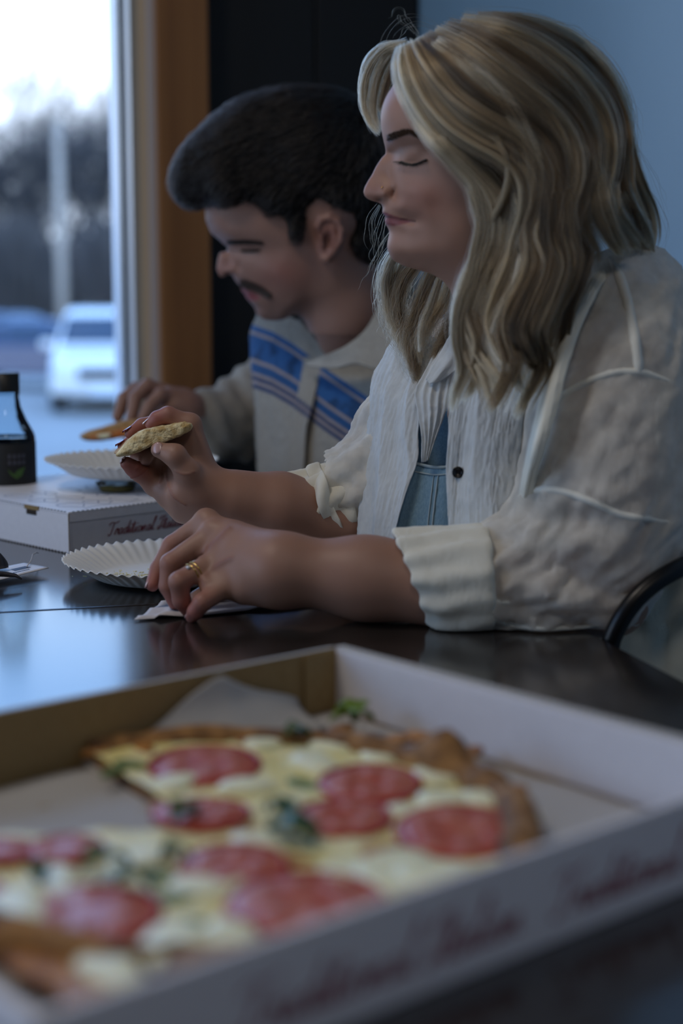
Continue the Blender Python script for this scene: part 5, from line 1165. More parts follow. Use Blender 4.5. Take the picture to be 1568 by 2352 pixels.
def lock(items, guide, w0, w1, w2, n, tone, K=36, r=.00016, flat=.6, rng=RNG, wisp=.12, short=.0, s0=.0):
    """n strands round a guide (world points); w0,w1,w2: half widths in metres at root, middle, tip"""
    g = resample(crom(guide, 8), K); t = np.linspace(0, 1, K); T = np.gradient(g, axis=0); T /= np.linalg.norm(T, axis=1, keepdims=True)
    dirv = (CAM - g.mean(0)); dirv /= np.linalg.norm(dirv); S_ = np.cross(T, dirv); S_ /= np.linalg.norm(S_, axis=1, keepdims=True) + 1e-9; Nn = np.cross(S_, T)
    wd = np.where(t < .5, w0 + (w1 - w0) * (t * 2) ** .8, w1 + (w2 - w1) * ((t - .5) * 2) ** 1.3)
    for _ in range(n):
        a = rng.normal(0, .5); b_ = rng.normal(0, .5); ph = rng.uniform(0, 6.28); am = wisp * rng.uniform(.2, 1); fr_ = rng.uniform(1.5, 4)
        wv = am * np.sin(t * fr_ * 6.28 + ph) * t
        L_ = 1 - short * rng.random(); a0 = s0 * rng.random(); k = np.clip(a0 + t * (L_ - a0), 0, 1); gi = np.stack([np.interp(k, t, g[:, c]) for c in range(3)], 1); si = np.stack([np.interp(k, t, S_[:, c]) for c in range(3)], 1); ni = np.stack([np.interp(k, t, Nn[:, c]) for c in range(3)], 1); wi = np.interp(k, t, wd)
        p = gi + si * ((a + wv) * wi)[:, None] + ni * ((b_ * flat + wv * .5) * wi)[:, None]
        items.append((p, np.clip(np.array(tone) * (1 + rng.normal(0, .12)), .005, 1), r * rng.uniform(.8, 1.3)))
Lx = ([40,60,100,150,250,350,450,550,650,750,900,960],[1090,1000,905,872,893,945,1045,1070,1050,1038,1030,1040]); Rx = ([40,60,100,200,300,400,500,560,620,700,800,900,960],[1230,1290,1345,1415,1438,1478,1508,1512,1495,1400,1330,1280,1220])
def hd(u, v):
    l, r = np.interp(v, *Lx), np.interp(v, *Rx); t = np.clip((u - l) / (r - l), 0, 1); q = math.sqrt(max(1 - (2 * t - 1) ** 2, 0))
    if v > 140: q = max(q, min((v - 140) / 180, 1) * (.80 if t < .5 else .0), min(max(v - 300, 0) / 200, 1) * (.3 if t >= .5 else 0))
    top = np.interp(v, [40, 80, 160, 260], [.45, .82, 1.0, 1.06]); low = np.interp(v, [550, 700, 900], [1, 1.04, 1.06]); return 1.435 - .098 * q * top * low
W_locks = [
 ([(925,112),(917,150),(922,192),(941,236),(962,272),(984,304),(1008,335),(1042,372),(1075,408),(1094,440),(1101,480),(1114,530),(1113,565),(1092,602),(1068,645),(1053,700),(1047,760),(1058,815),(1080,860)], 15, 'l'),
 ([(935,106),(938,170),(962,235),(1000,295),(1045,350),(1090,395),(1128,440),(1150,500),(1145,570),(1115,640),(1090,700),(1085,760),(1108,820),(1140,865),(1160,905)], 20, 'l'),
 ([(945,102),(962,170),(995,235),(1045,290),(1105,330),(1160,360),(1205,410),(1210,480),(1190,550),(1175,610),(1145,680),(1130,740),(1150,800),(1185,850),(1205,895)], 22, 'm'),
 ([(958,96),(990,155),(1035,215),(1095,265),(1155,300),(1205,335),(1240,390),(1240,460),(1222,530),(1225,600),(1205,660),(1178,715),(1170,770),(1190,830),(1200,890)], 24, 'm'),
 ([(975,88),(1030,135),(1085,190),(1145,240),(1205,280),(1255,330),(1275,400),(1262,470),(1262,540),(1268,600),(1240,670),(1215,730),(1225,790),(1235,850),(1215,910)], 24, 'd'),
 ([(1000,78),(1070,115),(1135,165),(1200,215),(1260,265),(1305,330),(1315,400),(1298,470),(1305,540),(1318,600),(1300,660),(1270,720),(1262,780),(1258,830)], 24, 'm'),
 ([(1025,68),(1110,95),(1190,140),(1260,195),(1320,260),(1352,330),(1350,400),(1335,465),(1350,530),(1372,580),(1370,615)], 24, 'd'),
 ([(1060,57),(1150,75),(1240,115),(1315,175),(1370,250),(1392,320),(1390,390),(1378,450),(1395,510),(1420,560),(1440,595)], 24, 'm'),
 ([(1095,50),(1190,60),(1285,98),(1355,160),(1402,240),(1420,310),(1425,375),(1430,430),(1452,490),(1470,545),(1468,590)], 22, 'd'),
 ([(1130,46),(1220,54),(1310,92),(1380,160),(1420,240),(1434,310),(1448,370),(1468,425),(1492,480),(1502,535),(1492,585)], 15, 'm'),
 ([(1150,300),(1185,370),(1180,440),(1150,510),(1140,580),(1110,650),(1090,720),(1110,790),(1095,860),(1060,930)], 20, 'm'),
 ([(1085,430),(1110,500),(1100,570),(1085,640),(1060,710),(1055,780),(1065,850),(1045,905),(1035,950)], 15, 'l'),
 ([(1250,380),(1240,460),(1215,540),(1225,610),(1190,690),(1160,760),(1175,830),(1150,900),(1120,950)], 20, 'd'),
 ([(1290,450),(1255,540),(1275,610),(1250,690),(1220,770),(1240,840),(1200,920),(1180,965)], 20, 'm'),
 ([(1330,440),(1310,520),(1335,580),(1320,640),(1295,700),(1285,760),(1262,840)], 20, 'd'),
 ([(1130,560),(1115,640),(1100,720),(1085,800),(1110,870),(1130,940)], 16, 'l'), ([(1195,580),(1180,660),(1145,730),(1130,790),(1165,850),(1200,905)], 11, 'L'), ([(1245,620),(1215,690),(1190,760),(1215,820),(1265,870)], 13, 'd'),
 ([(1230,330),(1265,400),(1290,470),(1285,540),(1300,600)], 22, 'd'), ([(1340,330),(1365,400),(1372,470),(1400,540),(1430,590)], 22, 'm'), ([(1180,440),(1195,510),(1180,580),(1150,650),(1120,710),(1110,770)], 14, 'L'), ([(1395,420),(1400,480),(1430,530),(1470,575)], 18, 'l'), ([(1430,440),(1455,490),(1480,540),(1490,590)], 14, 'l'),
 ([(1000,100),(1080,160),(1150,230),(1200,310),(1225,390),(1210,460)], 18, 'L'), ([(1050,90),(1140,150),(1220,220),(1275,300),(1300,380)], 18, 'm'), ([(1120,75),(1210,120),(1290,190),(1345,270),(1370,350)], 16, 'l')]
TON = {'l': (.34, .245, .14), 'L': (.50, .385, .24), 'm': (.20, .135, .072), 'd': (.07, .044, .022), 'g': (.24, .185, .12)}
it = []; gw = []
PXM = 1.38 / F
for gl, wpx, tn in W_locks:
    g = [P(u, v, hd(u, v)) for u, v in gl]; gw.append((g, wpx)); long_ = len(gl) > 7; inn = .32 if gl[0][1] > 200 else .0; rw = .25 if inn else .75
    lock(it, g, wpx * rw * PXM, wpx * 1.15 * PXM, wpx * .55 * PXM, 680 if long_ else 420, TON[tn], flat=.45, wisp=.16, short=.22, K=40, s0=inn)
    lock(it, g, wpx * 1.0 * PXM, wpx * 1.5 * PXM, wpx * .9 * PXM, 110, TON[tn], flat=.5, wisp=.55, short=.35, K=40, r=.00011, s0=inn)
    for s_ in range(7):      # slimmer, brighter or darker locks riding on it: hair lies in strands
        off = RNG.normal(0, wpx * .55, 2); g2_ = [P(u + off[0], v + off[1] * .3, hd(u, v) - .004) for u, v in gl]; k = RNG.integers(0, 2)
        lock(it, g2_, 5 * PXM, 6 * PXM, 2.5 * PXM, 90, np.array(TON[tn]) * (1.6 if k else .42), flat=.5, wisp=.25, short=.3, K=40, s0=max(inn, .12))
# far-side bang curling over the brow and far-side lengths seen under the chin
far = [([(930,104,1.44),(890,112,1.455),(856,145,1.47),(838,195,1.475),(838,245,1.475),(852,285,1.47),(872,312,1.465)], 9, 'l'), ([(938,104,1.44),(905,120,1.455),(878,155,1.465),(862,205,1.47),(858,255,1.47),(874,305,1.465)], 10, 'g'),
       ([(945,110,1.44),(912,140,1.45),(892,180,1.46),(880,220,1.465),(872,260,1.47)], 8, 'd'), ([(925,106,1.44),(880,108,1.46),(846,138,1.475),(832,185,1.48),(832,230,1.48),(845,275,1.475)], 6, 'L'),
       ([(930,560,1.53),(900,600,1.535),(885,650,1.54),(893,705,1.54),(915,760,1.535),(938,820,1.53),(950,868,1.525)], 12, 'g'), ([(960,600,1.53),(925,650,1.535),(915,710,1.535),(935,770,1.53),(955,830,1.525),(958,875,1.52)], 13, 'd'),
       ([(1000,610,1.52),(975,670,1.525),(955,730,1.525),(940,790,1.525),(950,850,1.52),(962,890,1.52)], 13, 'd'), ([(1040,630,1.51),(1020,690,1.515),(985,740,1.515),(965,790,1.515),(968,840,1.515)], 12, 'm'), ([(1060,650,1.50),(1045,720,1.505),(1020,780,1.505),(985,830,1.505)], 14, 'd'),
       ([(960,580,1.54),(905,640,1.545),(900,700,1.545),(910,760,1.54),(925,810,1.535)], 14, 'm'), ([(1010,640,1.50),(990,700,1.50),(970,750,1.50),(962,810,1.50)], 5, 'L')]
for gl, wpx, tn in far:
    g = [P(*q) for q in gl]; lock(it, g, wpx * 1.0 * PXM, wpx * 1.25 * PXM, wpx * .8 * PXM, 330, TON[tn], flat=.6, wisp=.25, short=.2, K=40); lock(it, g, wpx * 1.6 * PXM, wpx * (1.2 if gl[0][1] < 200 else 2.4) * PXM, wpx * (.8 if gl[0][1] < 200 else 2.0) * PXM, 150, TON['m'], flat=.6, wisp=.6, short=.3, K=40, r=.00011)
# loose single hairs
for gl in ([(900,470),(880,500),(868,540),(862,590),(872,640)], [(905,520),(875,570),(858,610),(840,650),(825,672)], [(915,560),(885,600),(870,640),(860,690)], [(1000,62),(960,50),(925,60),(905,90),(898,130)], [(960,80),(930,48),(915,30),(905,50)], [(1200,60),(1290,62),(1350,95),(1400,150)], [(1400,180),(1450,240),(1470,300),(1478,370)], [(1450,330),(1490,400),(1515,470),(1520,540)], [(1100,50),(1040,44),(990,52)], [(1470,420),(1510,480),(1522,545),(1500,600)], [(870,470),(850,510),(856,560),(880,600)], [(1395,200),(1432,270),(1446,340)]):
    g = [P(u, v, 1.50 if u < 925 and v > 400 else 1.44) for u, v in gl]; lock(it, g, .003, .008, .012, 5, TON['d'], flat=1., wisp=.22, short=.3, K=40, r=.00010)
# the far side of the head mirrors the near side, thinner
mir = lambda p: p - 2 * ((p - HW.c) @ HW.ax[1]) * HW.ax[1]
for g, wpx in gw[:16]: lock(it, [mir(p) for p in g], wpx * PXM, wpx * 1.4 * PXM, wpx * .7 * PXM, 90, TON['m'], flat=.6, wisp=.2, short=.2, K=40, r=.0003)
M_hairw = hairmat('blonde_hair', (.4, .3, .2))
strands('hair', it, M_hairw, woman, 40)
# dense underlayer the strands lie on
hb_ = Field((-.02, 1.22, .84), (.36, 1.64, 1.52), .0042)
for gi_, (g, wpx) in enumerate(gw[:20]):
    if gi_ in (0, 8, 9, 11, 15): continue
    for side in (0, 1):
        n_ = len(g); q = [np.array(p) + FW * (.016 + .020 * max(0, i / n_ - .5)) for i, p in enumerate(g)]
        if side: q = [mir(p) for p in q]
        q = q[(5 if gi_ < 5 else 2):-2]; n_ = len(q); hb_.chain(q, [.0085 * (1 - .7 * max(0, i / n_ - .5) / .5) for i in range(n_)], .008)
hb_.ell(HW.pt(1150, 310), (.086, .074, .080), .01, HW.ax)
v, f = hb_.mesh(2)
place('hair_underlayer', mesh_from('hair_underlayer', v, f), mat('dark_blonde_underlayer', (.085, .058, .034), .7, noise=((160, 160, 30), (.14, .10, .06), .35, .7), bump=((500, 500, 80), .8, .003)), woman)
# ================================================================== the two held slices
M_crumb = mat('bread_crumb', (.50, .34, .13), .8, noise=(120, (.78, .66, .38), .38, .62), bump=(260, .8, .003)); M_brc = mat('baked_underside', (.46, .27, .10), .8, noise=(90, (.26, .12, .035), .45, .75), bump=(220, .5, .002))
def slab_px(name, outline, d0, d1, m, parent, per=5, shift=(0, 0), puff=.25, rough=.0009, seed=0):
    """solid whose seen face is the outline (pixels at depth d0) and that runs back to d1 along the line of sight"""
    L = crom(outline, per, True); n = len(L); cx, cy = L.mean(0); rows = []; K = 9
    for k in range(K + 1):
        t = k / K; d = d0 + (d1 - d0) * t; q = 1 - puff * abs(2 * t - 1) ** 3 * .5; rows.append([P(cx + (u - cx) * q + shift[0] * t, cy + (v - cy) * q + shift[1] * t, d) for u, v in L])
    v = np.array(rows).reshape(-1, 3); f = [(k * n + i, k * n + (i + 1) % n, (k + 1) * n + (i + 1) % n, (k + 1) * n + i) for k in range(K) for i in range(n)]
    # caps as fans of quads toward the centre line
    for (k, flip) in ((0, False), (K, True)):
        base = len(v); ring_ = v[k * n:(k + 1) * n]; c = ring_.mean(0); add = [ring_]; 
        for q in (.66, .33): add.append(c + (ring_ - c) * q)
        prev = k * n
        for r_ in add[1:]:
            b0 = len(v); v = np.concatenate([v, r_]); f += [((prev + i), (prev + (i + 1) % n), b0 + (i + 1) % n, b0 + i) for i in range(n)]; prev = b0
        b0 = len(v); v = np.concatenate([v, c[None]]); f += [(prev + i, prev + (i + 1) % n, b0, b0) for i in range(n)]
    v = v + (fbm(v * 260 + seed, 3)[:, None] * np.array([[.6, .5, 1]])) * rough
    f = [q if q[2] != q[3] else q[:3] for q in f]
    me = bpy.data.meshes.new(name); me.from_pydata([tuple(map(float, q)) for q in v], [], f); me.update(); me.polygons.foreach_set('use_smooth', [True] * len(me.polygons))
    bm = bmesh.new(); bm.from_mesh(me); bmesh.ops.recalc_face_normals(bm, faces=bm.faces); bm.to_mesh(me); bm.free(); return place(name, me, m, parent)
sl = empty('pizza_slice', V3(P(355, 1005, 1.54))); tag(sl, 'bitten end of a pizza crust slice held in the woman\'s right hand', 'pizza slice', 'pizza slices in hand')
slab_px('crumb', [(266,1047),(276,1030),(300,1004),(325,988),(350,982),(385,976),(420,969),(430,970),(441,972),(443,979),(436,990),(420,999),(400,1007),(375,1017),(345,1026),(318,1038),(295,1046)], 1.522, 1.556, M_crumb, sl, rough=.0016)
slab_px('browned_crust', [(266,1045),(285,1022),(310,1000),(350,984),(400,977),(428,974),(400,992),(340,1015),(300,1034)], 1.548, 1.60, M_brc, sl, shift=(-6, -6), seed=5)
sl2 = empty('pizza_slice', V3(P(262, 990, 2.24))); tag(sl2, 'pizza slice with orange-red topping hanging from the man\'s hand', 'pizza slice', 'pizza slices in hand')
slab_px('base', [(183,1003),(200,992),(230,984),(262,974),(290,966),(330,965),(348,972),(345,986),(330,994),(300,1003),(260,1010),(225,1015),(195,1013)], 2.225, 2.32, M_brc, sl2, shift=(0, -4), seed=9)
M_or = mat('orange_oily_topping', (.50, .13, .02), .3, noise=(120, (.62, .30, .10), .4, .7), bump=(150, .4, .002))
slab_px('topping', [(198,1004),(225,996),(262,990),(300,982),(338,980),(330,992),(296,1000),(255,1007),(215,1010)], 2.221, 2.24, M_or, sl2, rough=.0015, seed=3)
slab_px('melted_cheese_spot', [(222,1000),(238,996),(256,996),(250,1003),(232,1005)], 2.219, 2.228, M_moz if 'M_moz' in globals() else M_crumb, sl2, seed=4)
# ================================================================== the man
HM = HeadFrame(690, 480, 2.16)
M_prof = [(474,510),(471,477),(472,440),(484,395),(512,345),(560,290),(630,255),(710,245),(790,270),(845,330),(868,410),(862,490),(842,560),(820,620),(790,690),(745,725),(705,726),(676,723),(656,732),(634,736.5),(611,735),(596,728),(587,716),(581,702),(573,693),(565.5,685),(562,677),(556,671),(552,661),(546,652),(538,641),(530,631),(515,635.5),(503,634),(497,618),(499,600),(505,580),(510,558),(497,546),(483,533)]
M_h = [(480,490,34),(495,485,62),(520,480,86),(560,470,104),(610,460,115),(486,520,26),(500,515,56),(525,510,82),(560,510,98),(610,505,112),(660,500,118),(503,541,30),(514,538,52),(535,540,74),(565,545,88),(600,548,100),(650,550,112),
 (516,560,12),(524,562,21),(535,565,36),(550,568,53),(575,570,72),(600,572,86),(640,570,102),(690,565,112),(508,585,10),(517,588,16),(528,590,20),(538,592,30),(552,594,50),(580,596,72),(615,596,90),(660,590,106),
 (504,608,9),(512,610,14),(524,612,20),(536,612,27),(546,611,33),(556,611,48),(580,612,69),(615,612,89),(660,610,103),(505,626,7),(516,628,13),(528,625,21),(540,622,29),(543,641,14),(552,642,26),(568,645,41),(592,648,60),(625,648,80),(665,645,98),
 (558,656,16),(566,658,28),(582,662,41),(604,668,56),(564,671,12),(573,675,24),(588,679,36),(606,684,50),(632,684,68),(665,680,85),(574,688,14),(586,692,28),(606,698,42),(636,702,58),(670,700,75),(592,710,16),(604,715,28),(625,722,34),(650,722,44),(690,705,64),(720,690,80),
 (700,660,95),(740,640,98),(760,600,110),(750,550,118),(800,560,100),(820,500,108),(840,450,76),(700,400,132),(760,420,132),(810,420,108),(640,400,126),(580,400,110),(540,400,85),(700,330,118),(620,330,98),(770,330,100),(700,280,66),(502,440,64),(540,440,98),(760,680,80),(790,630,86)]
M_feat = [(578,566,16,7,.05,3.5),(576,575,17,2.2,-.05,-3),(560,553,20,4,0,3),(534,576,6,7,0,-3),(523,629,6,3,.1,-5),(549,612,3,9,-.3,-5),(537,615,7,7,0,3),(585,678,24,1.6,.3,-2.5),(570,667,10,3,.4,2),(575,682,10,3,.4,2),(640,625,22,22,0,3),(566,650,18,6,.3,1.5)]
mf = head_field(HM, M_prof, M_h, .0021, (-.145, -.10, -.17), (.125, .10, .155), M_feat)
mk = [P(775, 590, 2.17), P(800, 725, 2.19), P(850, 830, 2.27)]
mf.chain(mk, [.055, .054, .050], .02)
for s in (1, -1):
    c = HM.pt(755, 546, s * 119); er = mf.like(); er.ell(c, (.0165, .0075, .0275), .003, HM.ax)
    if s == 1:
        er.ell(HM.pt(750, 552, s * 133), (.0085, .0075, .0125), .003, HM.ax, cut=True)
    path = [HM.pt(u, v, s * (128 + e_)) for u, v, e_ in ((731,540,-2),(728,520,0),(737,504,2),(754,499,4),(772,507,5),(782,527,5),(778,552,3),(764,574,0),(748,592,-3),(738,588,-5))]
    er.chain(path, [.0024, .0030, .0032, .0033, .0034, .0034, .0032, .0032, .0040, .0034], .003)
    er.chain([HM.pt(736, 545, s * 128), HM.pt(739, 562, s * 128)], [.003, .0028], .003); er.chain([HM.pt(762, 520, s * 129), HM.pt(767, 545, s * 130), HM.pt(756, 568, s * 128)], [.0022, .0024, .0022], .003); mf.merge(er, .005)
mwr = P(418, 938, 2.315)
R_f = [PX([(352,905,2.325),(312,893,2.32),(284,915,2.31),(270,958,2.295)]), PX([(372,902,2.31),(338,886,2.298),(310,915,2.285),(302,958,2.275)]), PX([(393,912,2.298),(368,908,2.28),(342,935,2.268),(328,962,2.262)]), PX([(402,932,2.295),(385,945,2.28),(362,962,2.272),(345,972,2.27)])]
R_r = [[.0115,.0105,.0095,.0080],[.0120,.0112,.0100,.0082],[.0118,.0108,.0096,.0080],[.0105,.0092,.0082,.0070]]
lo, hi = bounds([q for f_ in R_f for q in f_] + [P(490, 965, 2.36)], .05)
fh = Field(lo, hi, .0022); fh.chain([P(500, 970, 2.38), mwr], [.027, .028], .02)
hand(fh, mwr, .030, [(f_[0], .0122) for f_ in R_f], R_f, R_r, PX([(395,940,2.34),(352,950,2.345),(318,972,2.335),(296,982,2.32)]), [.018,.0135,.0115,.009])
fm = Field((-.42, 1.75, .25), (.42, 2.75, 1.12), .010)
fm.chain([mk[1], mk[2]], [.055, .06], .02); fm.cone(P(960, 930, 2.14), P(800, 930, 2.46), .038, .038, .04)
fm.chain([P(880, 950, 2.30), P(870, 1120, 2.30), P(920, 1330, 2.26)], [.085, .085, .10], .04); fm.chain([P(735, 905, 2.42), P(600, 1000, 2.46), P(500, 970, 2.38)], [.040, .032, .027], .03); fm.chain([P(965, 910, 2.10), P(960, 1090, 2.06), P(900, 1120, 2.10)], [.044, .036, .03], .03)
MP = [mf.mesh(3), fh.mesh(2), fm.mesh(2)]; mv, mff = join_chunks(MP); nh = len(MP[0][0]); ms = np.array([.30, .17, .130]); mc = np.tile(ms, (len(mv), 1)); u_, v_ = to_px(mv)
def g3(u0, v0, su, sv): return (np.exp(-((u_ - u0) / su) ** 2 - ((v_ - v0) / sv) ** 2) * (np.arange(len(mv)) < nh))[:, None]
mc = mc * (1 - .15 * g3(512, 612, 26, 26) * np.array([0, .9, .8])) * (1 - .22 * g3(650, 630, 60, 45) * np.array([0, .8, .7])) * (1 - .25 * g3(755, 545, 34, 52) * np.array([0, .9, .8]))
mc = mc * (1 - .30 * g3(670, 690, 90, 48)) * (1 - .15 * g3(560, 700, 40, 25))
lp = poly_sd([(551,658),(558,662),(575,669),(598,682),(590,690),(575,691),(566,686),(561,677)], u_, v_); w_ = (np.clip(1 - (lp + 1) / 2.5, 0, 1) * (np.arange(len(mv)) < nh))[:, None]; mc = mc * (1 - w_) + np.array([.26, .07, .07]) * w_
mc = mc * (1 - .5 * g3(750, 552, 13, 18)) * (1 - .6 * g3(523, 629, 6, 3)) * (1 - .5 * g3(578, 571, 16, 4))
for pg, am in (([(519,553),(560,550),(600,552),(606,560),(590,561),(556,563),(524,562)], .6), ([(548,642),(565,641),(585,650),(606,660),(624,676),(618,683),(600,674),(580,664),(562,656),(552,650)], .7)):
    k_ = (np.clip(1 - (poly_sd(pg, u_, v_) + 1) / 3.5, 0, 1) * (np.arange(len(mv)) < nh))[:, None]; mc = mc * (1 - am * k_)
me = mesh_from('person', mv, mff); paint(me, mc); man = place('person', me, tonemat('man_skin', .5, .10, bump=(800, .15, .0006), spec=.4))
tag(man, 'dark-haired man with moustache in beige and blue striped shirt, bent over his food', 'person')
MT = bvh_of(MP[0][0], MP[0][1]); M_dh = mat('dark_brown_hair', (.012, .009, .008), .55, spec=.3)
st = []
for i in range(420):
    t = rb.random(); u0 = 521 + 78 * t; v0 = 556 - 3 * math.sin(t * 3.1) + 4 * t + rb.uniform(-4, 4) * (1 - .5 * t); st.append((u0, v0, u0 + rb.uniform(5, 10), v0 + rb.uniform(-2, 2), .0005, .0014))
tuft('eyebrow', MT, st, M_dh, man)
st = []
for i in range(900):
    t = rb.random() ** .8; cu = 553 + 66 * t; cv = 650 + 6 * t + 22 * t * t; u0 = cu + rb.uniform(-4, 4); v0 = cv + rb.uniform(-7, 6) * (1 - .45 * t); st.append((u0, v0, u0 + rb.uniform(1, 6), v0 + rb.uniform(4, 9), .00045, .0022))
tuft('moustache', MT, st, mat('brown_moustache', (.035, .020, .014), .6), man)
st = []
for i in range(140):
    t = rb.random(); u0 = 556 + 40 * t; v0 = 574 + 2.5 * math.sin(t * 3.1) - 2 * t; st.append((u0, v0, u0 + rb.uniform(-5, 2), v0 + rb.uniform(1, 4), .00045, .003))
tuft('eyelash', MT, st, M_dh, man)
# hair: thick short crop with a quiff pushed forward
H_prof = [(396,425),(400,385),(428,335),(470,290),(520,250),(575,222),(640,206),(720,203),(790,214),(845,250),(885,310),(902,390),(900,470),(885,550),(872,605),(842,610),(815,600),(796,570),(786,540),(778,505),(752,490),(728,500),(712,520),(700,542),(686,560),(668,556),(656,528),(618,516),(590,496),(555,482),(500,480),(455,478),(420,466)]
H_h = [(410,430,42),(430,400,66),(450,440,72),(480,460,70),(500,350,96),(470,380,84),(520,470,98),(560,300,100),(560,400,122),(560,460,112),(620,250,84),(640,330,126),(640,420,137),(630,490,124),(700,240,92),(710,330,142),(700,420,145),(690,500,131),(668,530,126),(690,545,124),(770,260,100),(780,350,140),(780,430,142),(770,470,136),(840,300,90),(850,380,112),(840,460,118),(830,540,112),(870,430,84),(880,500,70),(850,590,84),(810,560,112)]
hf_ = head_field(HM, H_prof, H_h, .0030, (-.19, -.10, -.10), (.145, .10, .18)); hvv, hff = hf_.mesh(3); hn = vnormals(hvv, hff)
hvv = hvv + hn * .0005 + hn * (.004 * fbm(hvv * np.array([[60, 60, 90]]), 3, True))[:, None]
place('hair_underlayer', mesh_from('hair_underlayer', hvv, hff), mat('dark_underlayer', (.004, .0032, .003), .8, bump=(300, .8, .003), spec=.2), man)
idx = RNG.choice(len(hvv), 15000); itm = []; K = 10; uu, vv = to_px(hvv[idx])
for i, u, v in zip(idx, uu, vv):
    p, n = hvv[i], hn[i]
    a = np.clip((v - 330) / 200, 0, 1); b_ = np.clip((u - 760) / 120, 0, 1); fx = -1.0 * (1 - .6 * a) * (1 - b_) + .15 * b_; fy = .35 + .65 * a + .6 * b_; dir_ = RT * fx - UP * fy + FW * RNG.normal(0, .14) + RT * RNG.normal(0, .10) + UP * RNG.normal(0, .13)
    dir_ -= n * (dir_ @ n); dir_ /= np.linalg.norm(dir_) + 1e-9; L_ = RNG.uniform(.018, .036) * (1 - .45 * a) * (1 - .3 * b_); t = np.linspace(0, 1, K)[:, None]; lift = RNG.uniform(.001, .006) * (1 - .6 * a); cu = np.cross(n, dir_) * RNG.normal(0, .18)
    q = p + dir_ * L_ * t + n * (lift * np.sin(t * 2.6) - .006 * t * t * (L_ / .03)) + cu * L_ * t * t; itm.append((q, np.array([.007, .0052, .0045]) * RNG.uniform(.5, 2.0), .0002))
strands('hair', itm, hairmat('dark_hair', (.02, .015, .012), .3), man, K)
# shirt front, striped
M_sh = tonemat('heather_cloth', .9, bump=((700, 700, 500), .5, .0012))
HB_ = np.array([.34, .325, .29]); BL = np.array([.022, .105, .30]); NV = np.array([.012, .04, .135]); PKs = np.array([.33, .28, .27])
def stripes(v):
    u, w_ = to_px(v); y0 = np.interp(u, [560, 580, 625, 668, 700, 755, 820, 900], [742, 746, 762, 787, 810, 852, 896, 950]); s = w_ - y0; c = np.tile(HB_, (len(v), 1)); pl_ = np.interp(w_, [820, 1000, 1110], [697, 668, 652])
    def band(a, b, col, m=1.0): 
        nonlocal c
        k = (np.clip((s - a) / 2 + .5, 0, 1) * np.clip((b - s) / 2 + .5, 0, 1) * m)[:, None]; c = c * (1 - k) + col * k
    inpl = np.clip((u - pl_) / 3, 0, 1) * np.clip((pl_ + 44 - u + np.maximum(0, (w_ - 930)) * .0) / 4, 0, 1) * (w_ > 820); out = 1 - inpl
    mot = vnoise(v * 70) + .5 * vnoise(v * 150)
    blm = BL[None] * (1 + .0 * s[:, None]); blm = blm * (1 - .45 * np.clip(mot * 2, 0, 1))[:, None]
    band(0, 14, BL, out); band(14, 22, PKs, out); band(22, 78, blm, out); band(78, 86, PKs, out); band(86, 108, BL * .8, out); band(108, 116, PKs, out); band(116, 126, NV); band(126, 134, PKs); band(134, 144, NV)
    return c * (1 + .10 * vnoise(v * 400))[:, None]
shirt = sheet('shirt_front', [
 [(640,700,2.40),(635,770,2.40),(640,860,2.40),(650,960,2.39),(655,1060,2.38),(660,1150,2.37)],
 [(592,722,2.335),(576,775,2.33),(579,850,2.325),(586,930,2.32),(590,1030,2.31),(594,1150,2.30)],
 [(632,718,2.28),(620,775,2.275),(618,860,2.27),(622,940,2.265),(624,1030,2.26),(624,1150,2.25)],
 [(690,740,2.24),(682,790,2.235),(680,860,2.23),(672,940,2.225),(664,1030,2.22),(655,1150,2.21)],
 [(735,790,2.215),(735,820,2.21),(740,880,2.20),(735,950,2.195),(728,1030,2.19),(720,1150,2.18)],
 [(800,800,2.185),(805,840,2.18),(808,900,2.165),(806,960,2.155),(800,1040,2.15),(800,1150,2.14)],
 [(880,770,2.16),(890,830,2.14),(895,900,2.12),(895,970,2.11),(895,1040,2.10),(900,1150,2.09)],
 [(960,720,2.14),(985,800,2.10),(1000,900,2.08),(1000,980,2.07),(1000,1060,2.06),(1000,1150,2.05)]], M_sh, man, (26, 40), lambda s_, t, p: .0028 * fbm(p * 14, 2) + .0015 * fbm(p * 45, 2, True), .0015)
sv = np.zeros(len(shirt.data.vertices) * 3, np.float32); shirt.data.vertices.foreach_get('co', sv); paint(shirt.data, stripes(sv.reshape(-1, 3).astype(float)))
shirt['label'] = 'shirt front with blue and navy stripes'
def plain(o, c=HB_):
    a = np.zeros(len(o.data.vertices) * 3, np.float32); o.data.vertices.foreach_get('co', a); a = a.reshape(-1, 3).astype(float); paint(o.data, np.tile(c, (len(a), 1)) * (1 + .12 * vnoise(a * 400) + .08 * vnoise(a * 60))[:, None]); return o
plain(sheet('shirt_placket', [[(699,832,2.226),(688,880,2.222),(672,960,2.214),(660,1040,2.208),(650,1150,2.20)], [(718,834,2.214),(708,880,2.210),(692,960,2.203),(682,1040,2.196),(673,1150,2.19)], [(738,838,2.206),(728,880,2.202),(713,945,2.195),(702,985,2.190),(694,1150,2.18)]], M_sh, man, (8, 16), lambda s_, t, p: .0004 * vnoise(p * 200), .0025))
pk_ = [o for o in man.children if o.name.startswith('shirt_placket')][0]; a = np.zeros(len(pk_.data.vertices) * 3, np.float32); pk_.data.vertices.foreach_get('co', a); pk_.data.color_attributes.remove(pk_.data.color_attributes['tone']); pp_ = a.reshape(-1, 3).astype(float); c_ = stripes(pp_); uq, vq = to_px(pp_); keep_ = (vq - np.interp(uq, [560, 580, 625, 668, 700, 755, 820, 900], [742, 746, 762, 787, 810, 852, 896, 950])) < 112; c_[keep_] = HB_; paint(pk_.data, c_)
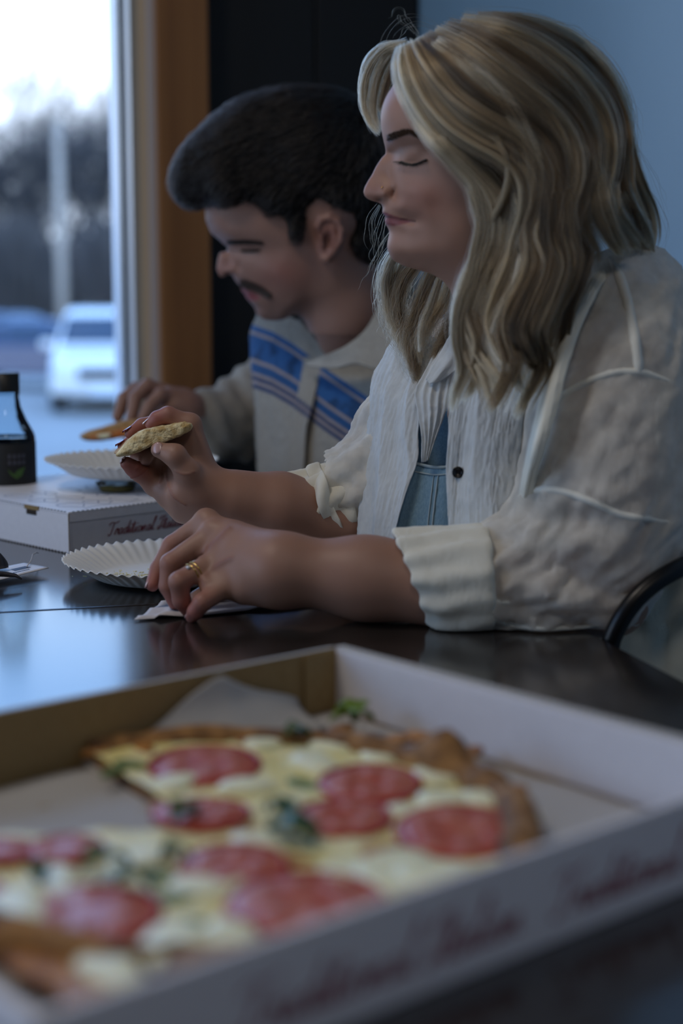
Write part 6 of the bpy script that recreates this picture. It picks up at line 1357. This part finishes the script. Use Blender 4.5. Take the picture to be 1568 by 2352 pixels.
plain(sheet('shirt_collar', [
 [(885,640,2.13),(868,700,2.11),(842,752,2.10),(800,790,2.11),(756,812,2.14),(704,832,2.19)], [(930,690,2.10),(900,755,2.08),(865,800,2.08),(820,812,2.095),(770,828,2.13),(704,836,2.186)], [(985,760,2.06),(925,822,2.05),(868,846,2.06),(815,833,2.085),(765,845,2.125),(702,840,2.185)]], M_sh, man, (10, 14), lambda s_, t, p: .0008 * fbm(p * 40, 2), .003))
plain(sheet('shirt_collar', [[(704,722,2.27),(708,760,2.255),(718,800,2.24),(728,822,2.235)], [(690,728,2.262),(692,762,2.25),(705,798,2.236),(722,822,2.232)], [(664,752,2.262),(676,770,2.252),(692,796,2.238),(716,822,2.232)]], M_sh, man, (8, 8), lambda s_, t, p: .0006 * fbm(p * 40, 2), .003))['label'] = 'far point of the collar'
fs2 = Field((-.42, 1.75, .60), (.42, 2.75, 1.16), .006)
fs2.chain(PX([(690,840,2.44),(625,905,2.45),(548,965,2.44)]), [.055, .060, .060], .03); fs2.chain(PX([(548,965,2.44),(480,972,2.38),(420,948,2.325)]), [.058, .046, .036], .03)
v, f = fs2.mesh(3); n = vnormals(v, f); u_s, v_s = to_px(v); v = v + n * (.004 * fbm(v * 22, 2, True) + .003 * np.sin((u_s - v_s * .6) / 9 + 2 * fbm(v * 10, 2)))[:, None]; d_ = (v - mwr) @ ((P(480, 972, 2.38) - mwr) / np.linalg.norm(P(480, 972, 2.38) - mwr)); keep = (d_[f] > -.002).all(1); f = f[keep]; used = np.unique(f); mp_ = -np.ones(len(v), int); mp_[used] = np.arange(len(used)); v = v[used]; f = mp_[f]; v[:, 2] = np.maximum(v[:, 2], TZ + .001)
plain(place('shirt_sleeve', mesh_from('shirt_sleeve', v, f), M_sh, man))
fs3 = Field((-.30, 1.75, .44), (.50, 2.75, 1.16), .007)
fs3.chain([P(890, 900, 2.30), P(880, 1050, 2.31), P(930, 1330, 2.28), P(960, 1400, 2.22)], [.100, .105, .125, .14], .04); fs3.cone(P(965, 880, 2.12), P(785, 880, 2.44), .055, .050, .04); fs3.chain([P(968, 890, 2.10), P(965, 1100, 2.06), P(910, 1120, 2.10)], [.062, .052, .042], .03)
v, f = fs3.mesh(3); n = vnormals(v, f); v = v + n * (.004 * fbm(v * 18, 2, True))[:, None]
plain(place('shirt_body', mesh_from('shirt_body', v, f), M_sh, man))
fd = Field((-.42, 1.65, .04), (.60, 2.6, .80), .013)
for s in (-1, 1): fd.chain([E(.70, 2.06 + s * .09, .53), E(.24, 2.06 + s * .13, .53), E(.26, 2.06 + s * .13, .10)], [.10, .075, .055], .03)
fd.chain([E(.72, 2.06, .55), V3(P(900, 1360, 2.22))], [.13, .12], .05); v, f = fd.mesh(2); place('trousers', mesh_from('trousers', v, f), mat('dark_trousers', (.012, .014, .02), .9), man)
for s in (-1, 1):
    q = Field((-.4, 1.3, -.01), (.6, 2.7, .2), .010); c = E(.25, 2.06 + s * .13, .045); q.cone(c, E(.08, 2.06 + s * .15, .034), .042, .036, .02); q.cone(E(.26, 2.06 + s * .13, .10), c, .044, .044, .02); v, f = q.mesh(2); v[:, 2] = np.maximum(v[:, 2], .001); place('shoe', mesh_from('shoe', v, f), M_shoe, man)
chair(.72, 1.42, 0, 'black metal chair the woman in the white blouse sits on')
chair(.72, 2.10, 0, 'black metal chair the man in the striped shirt sits on')
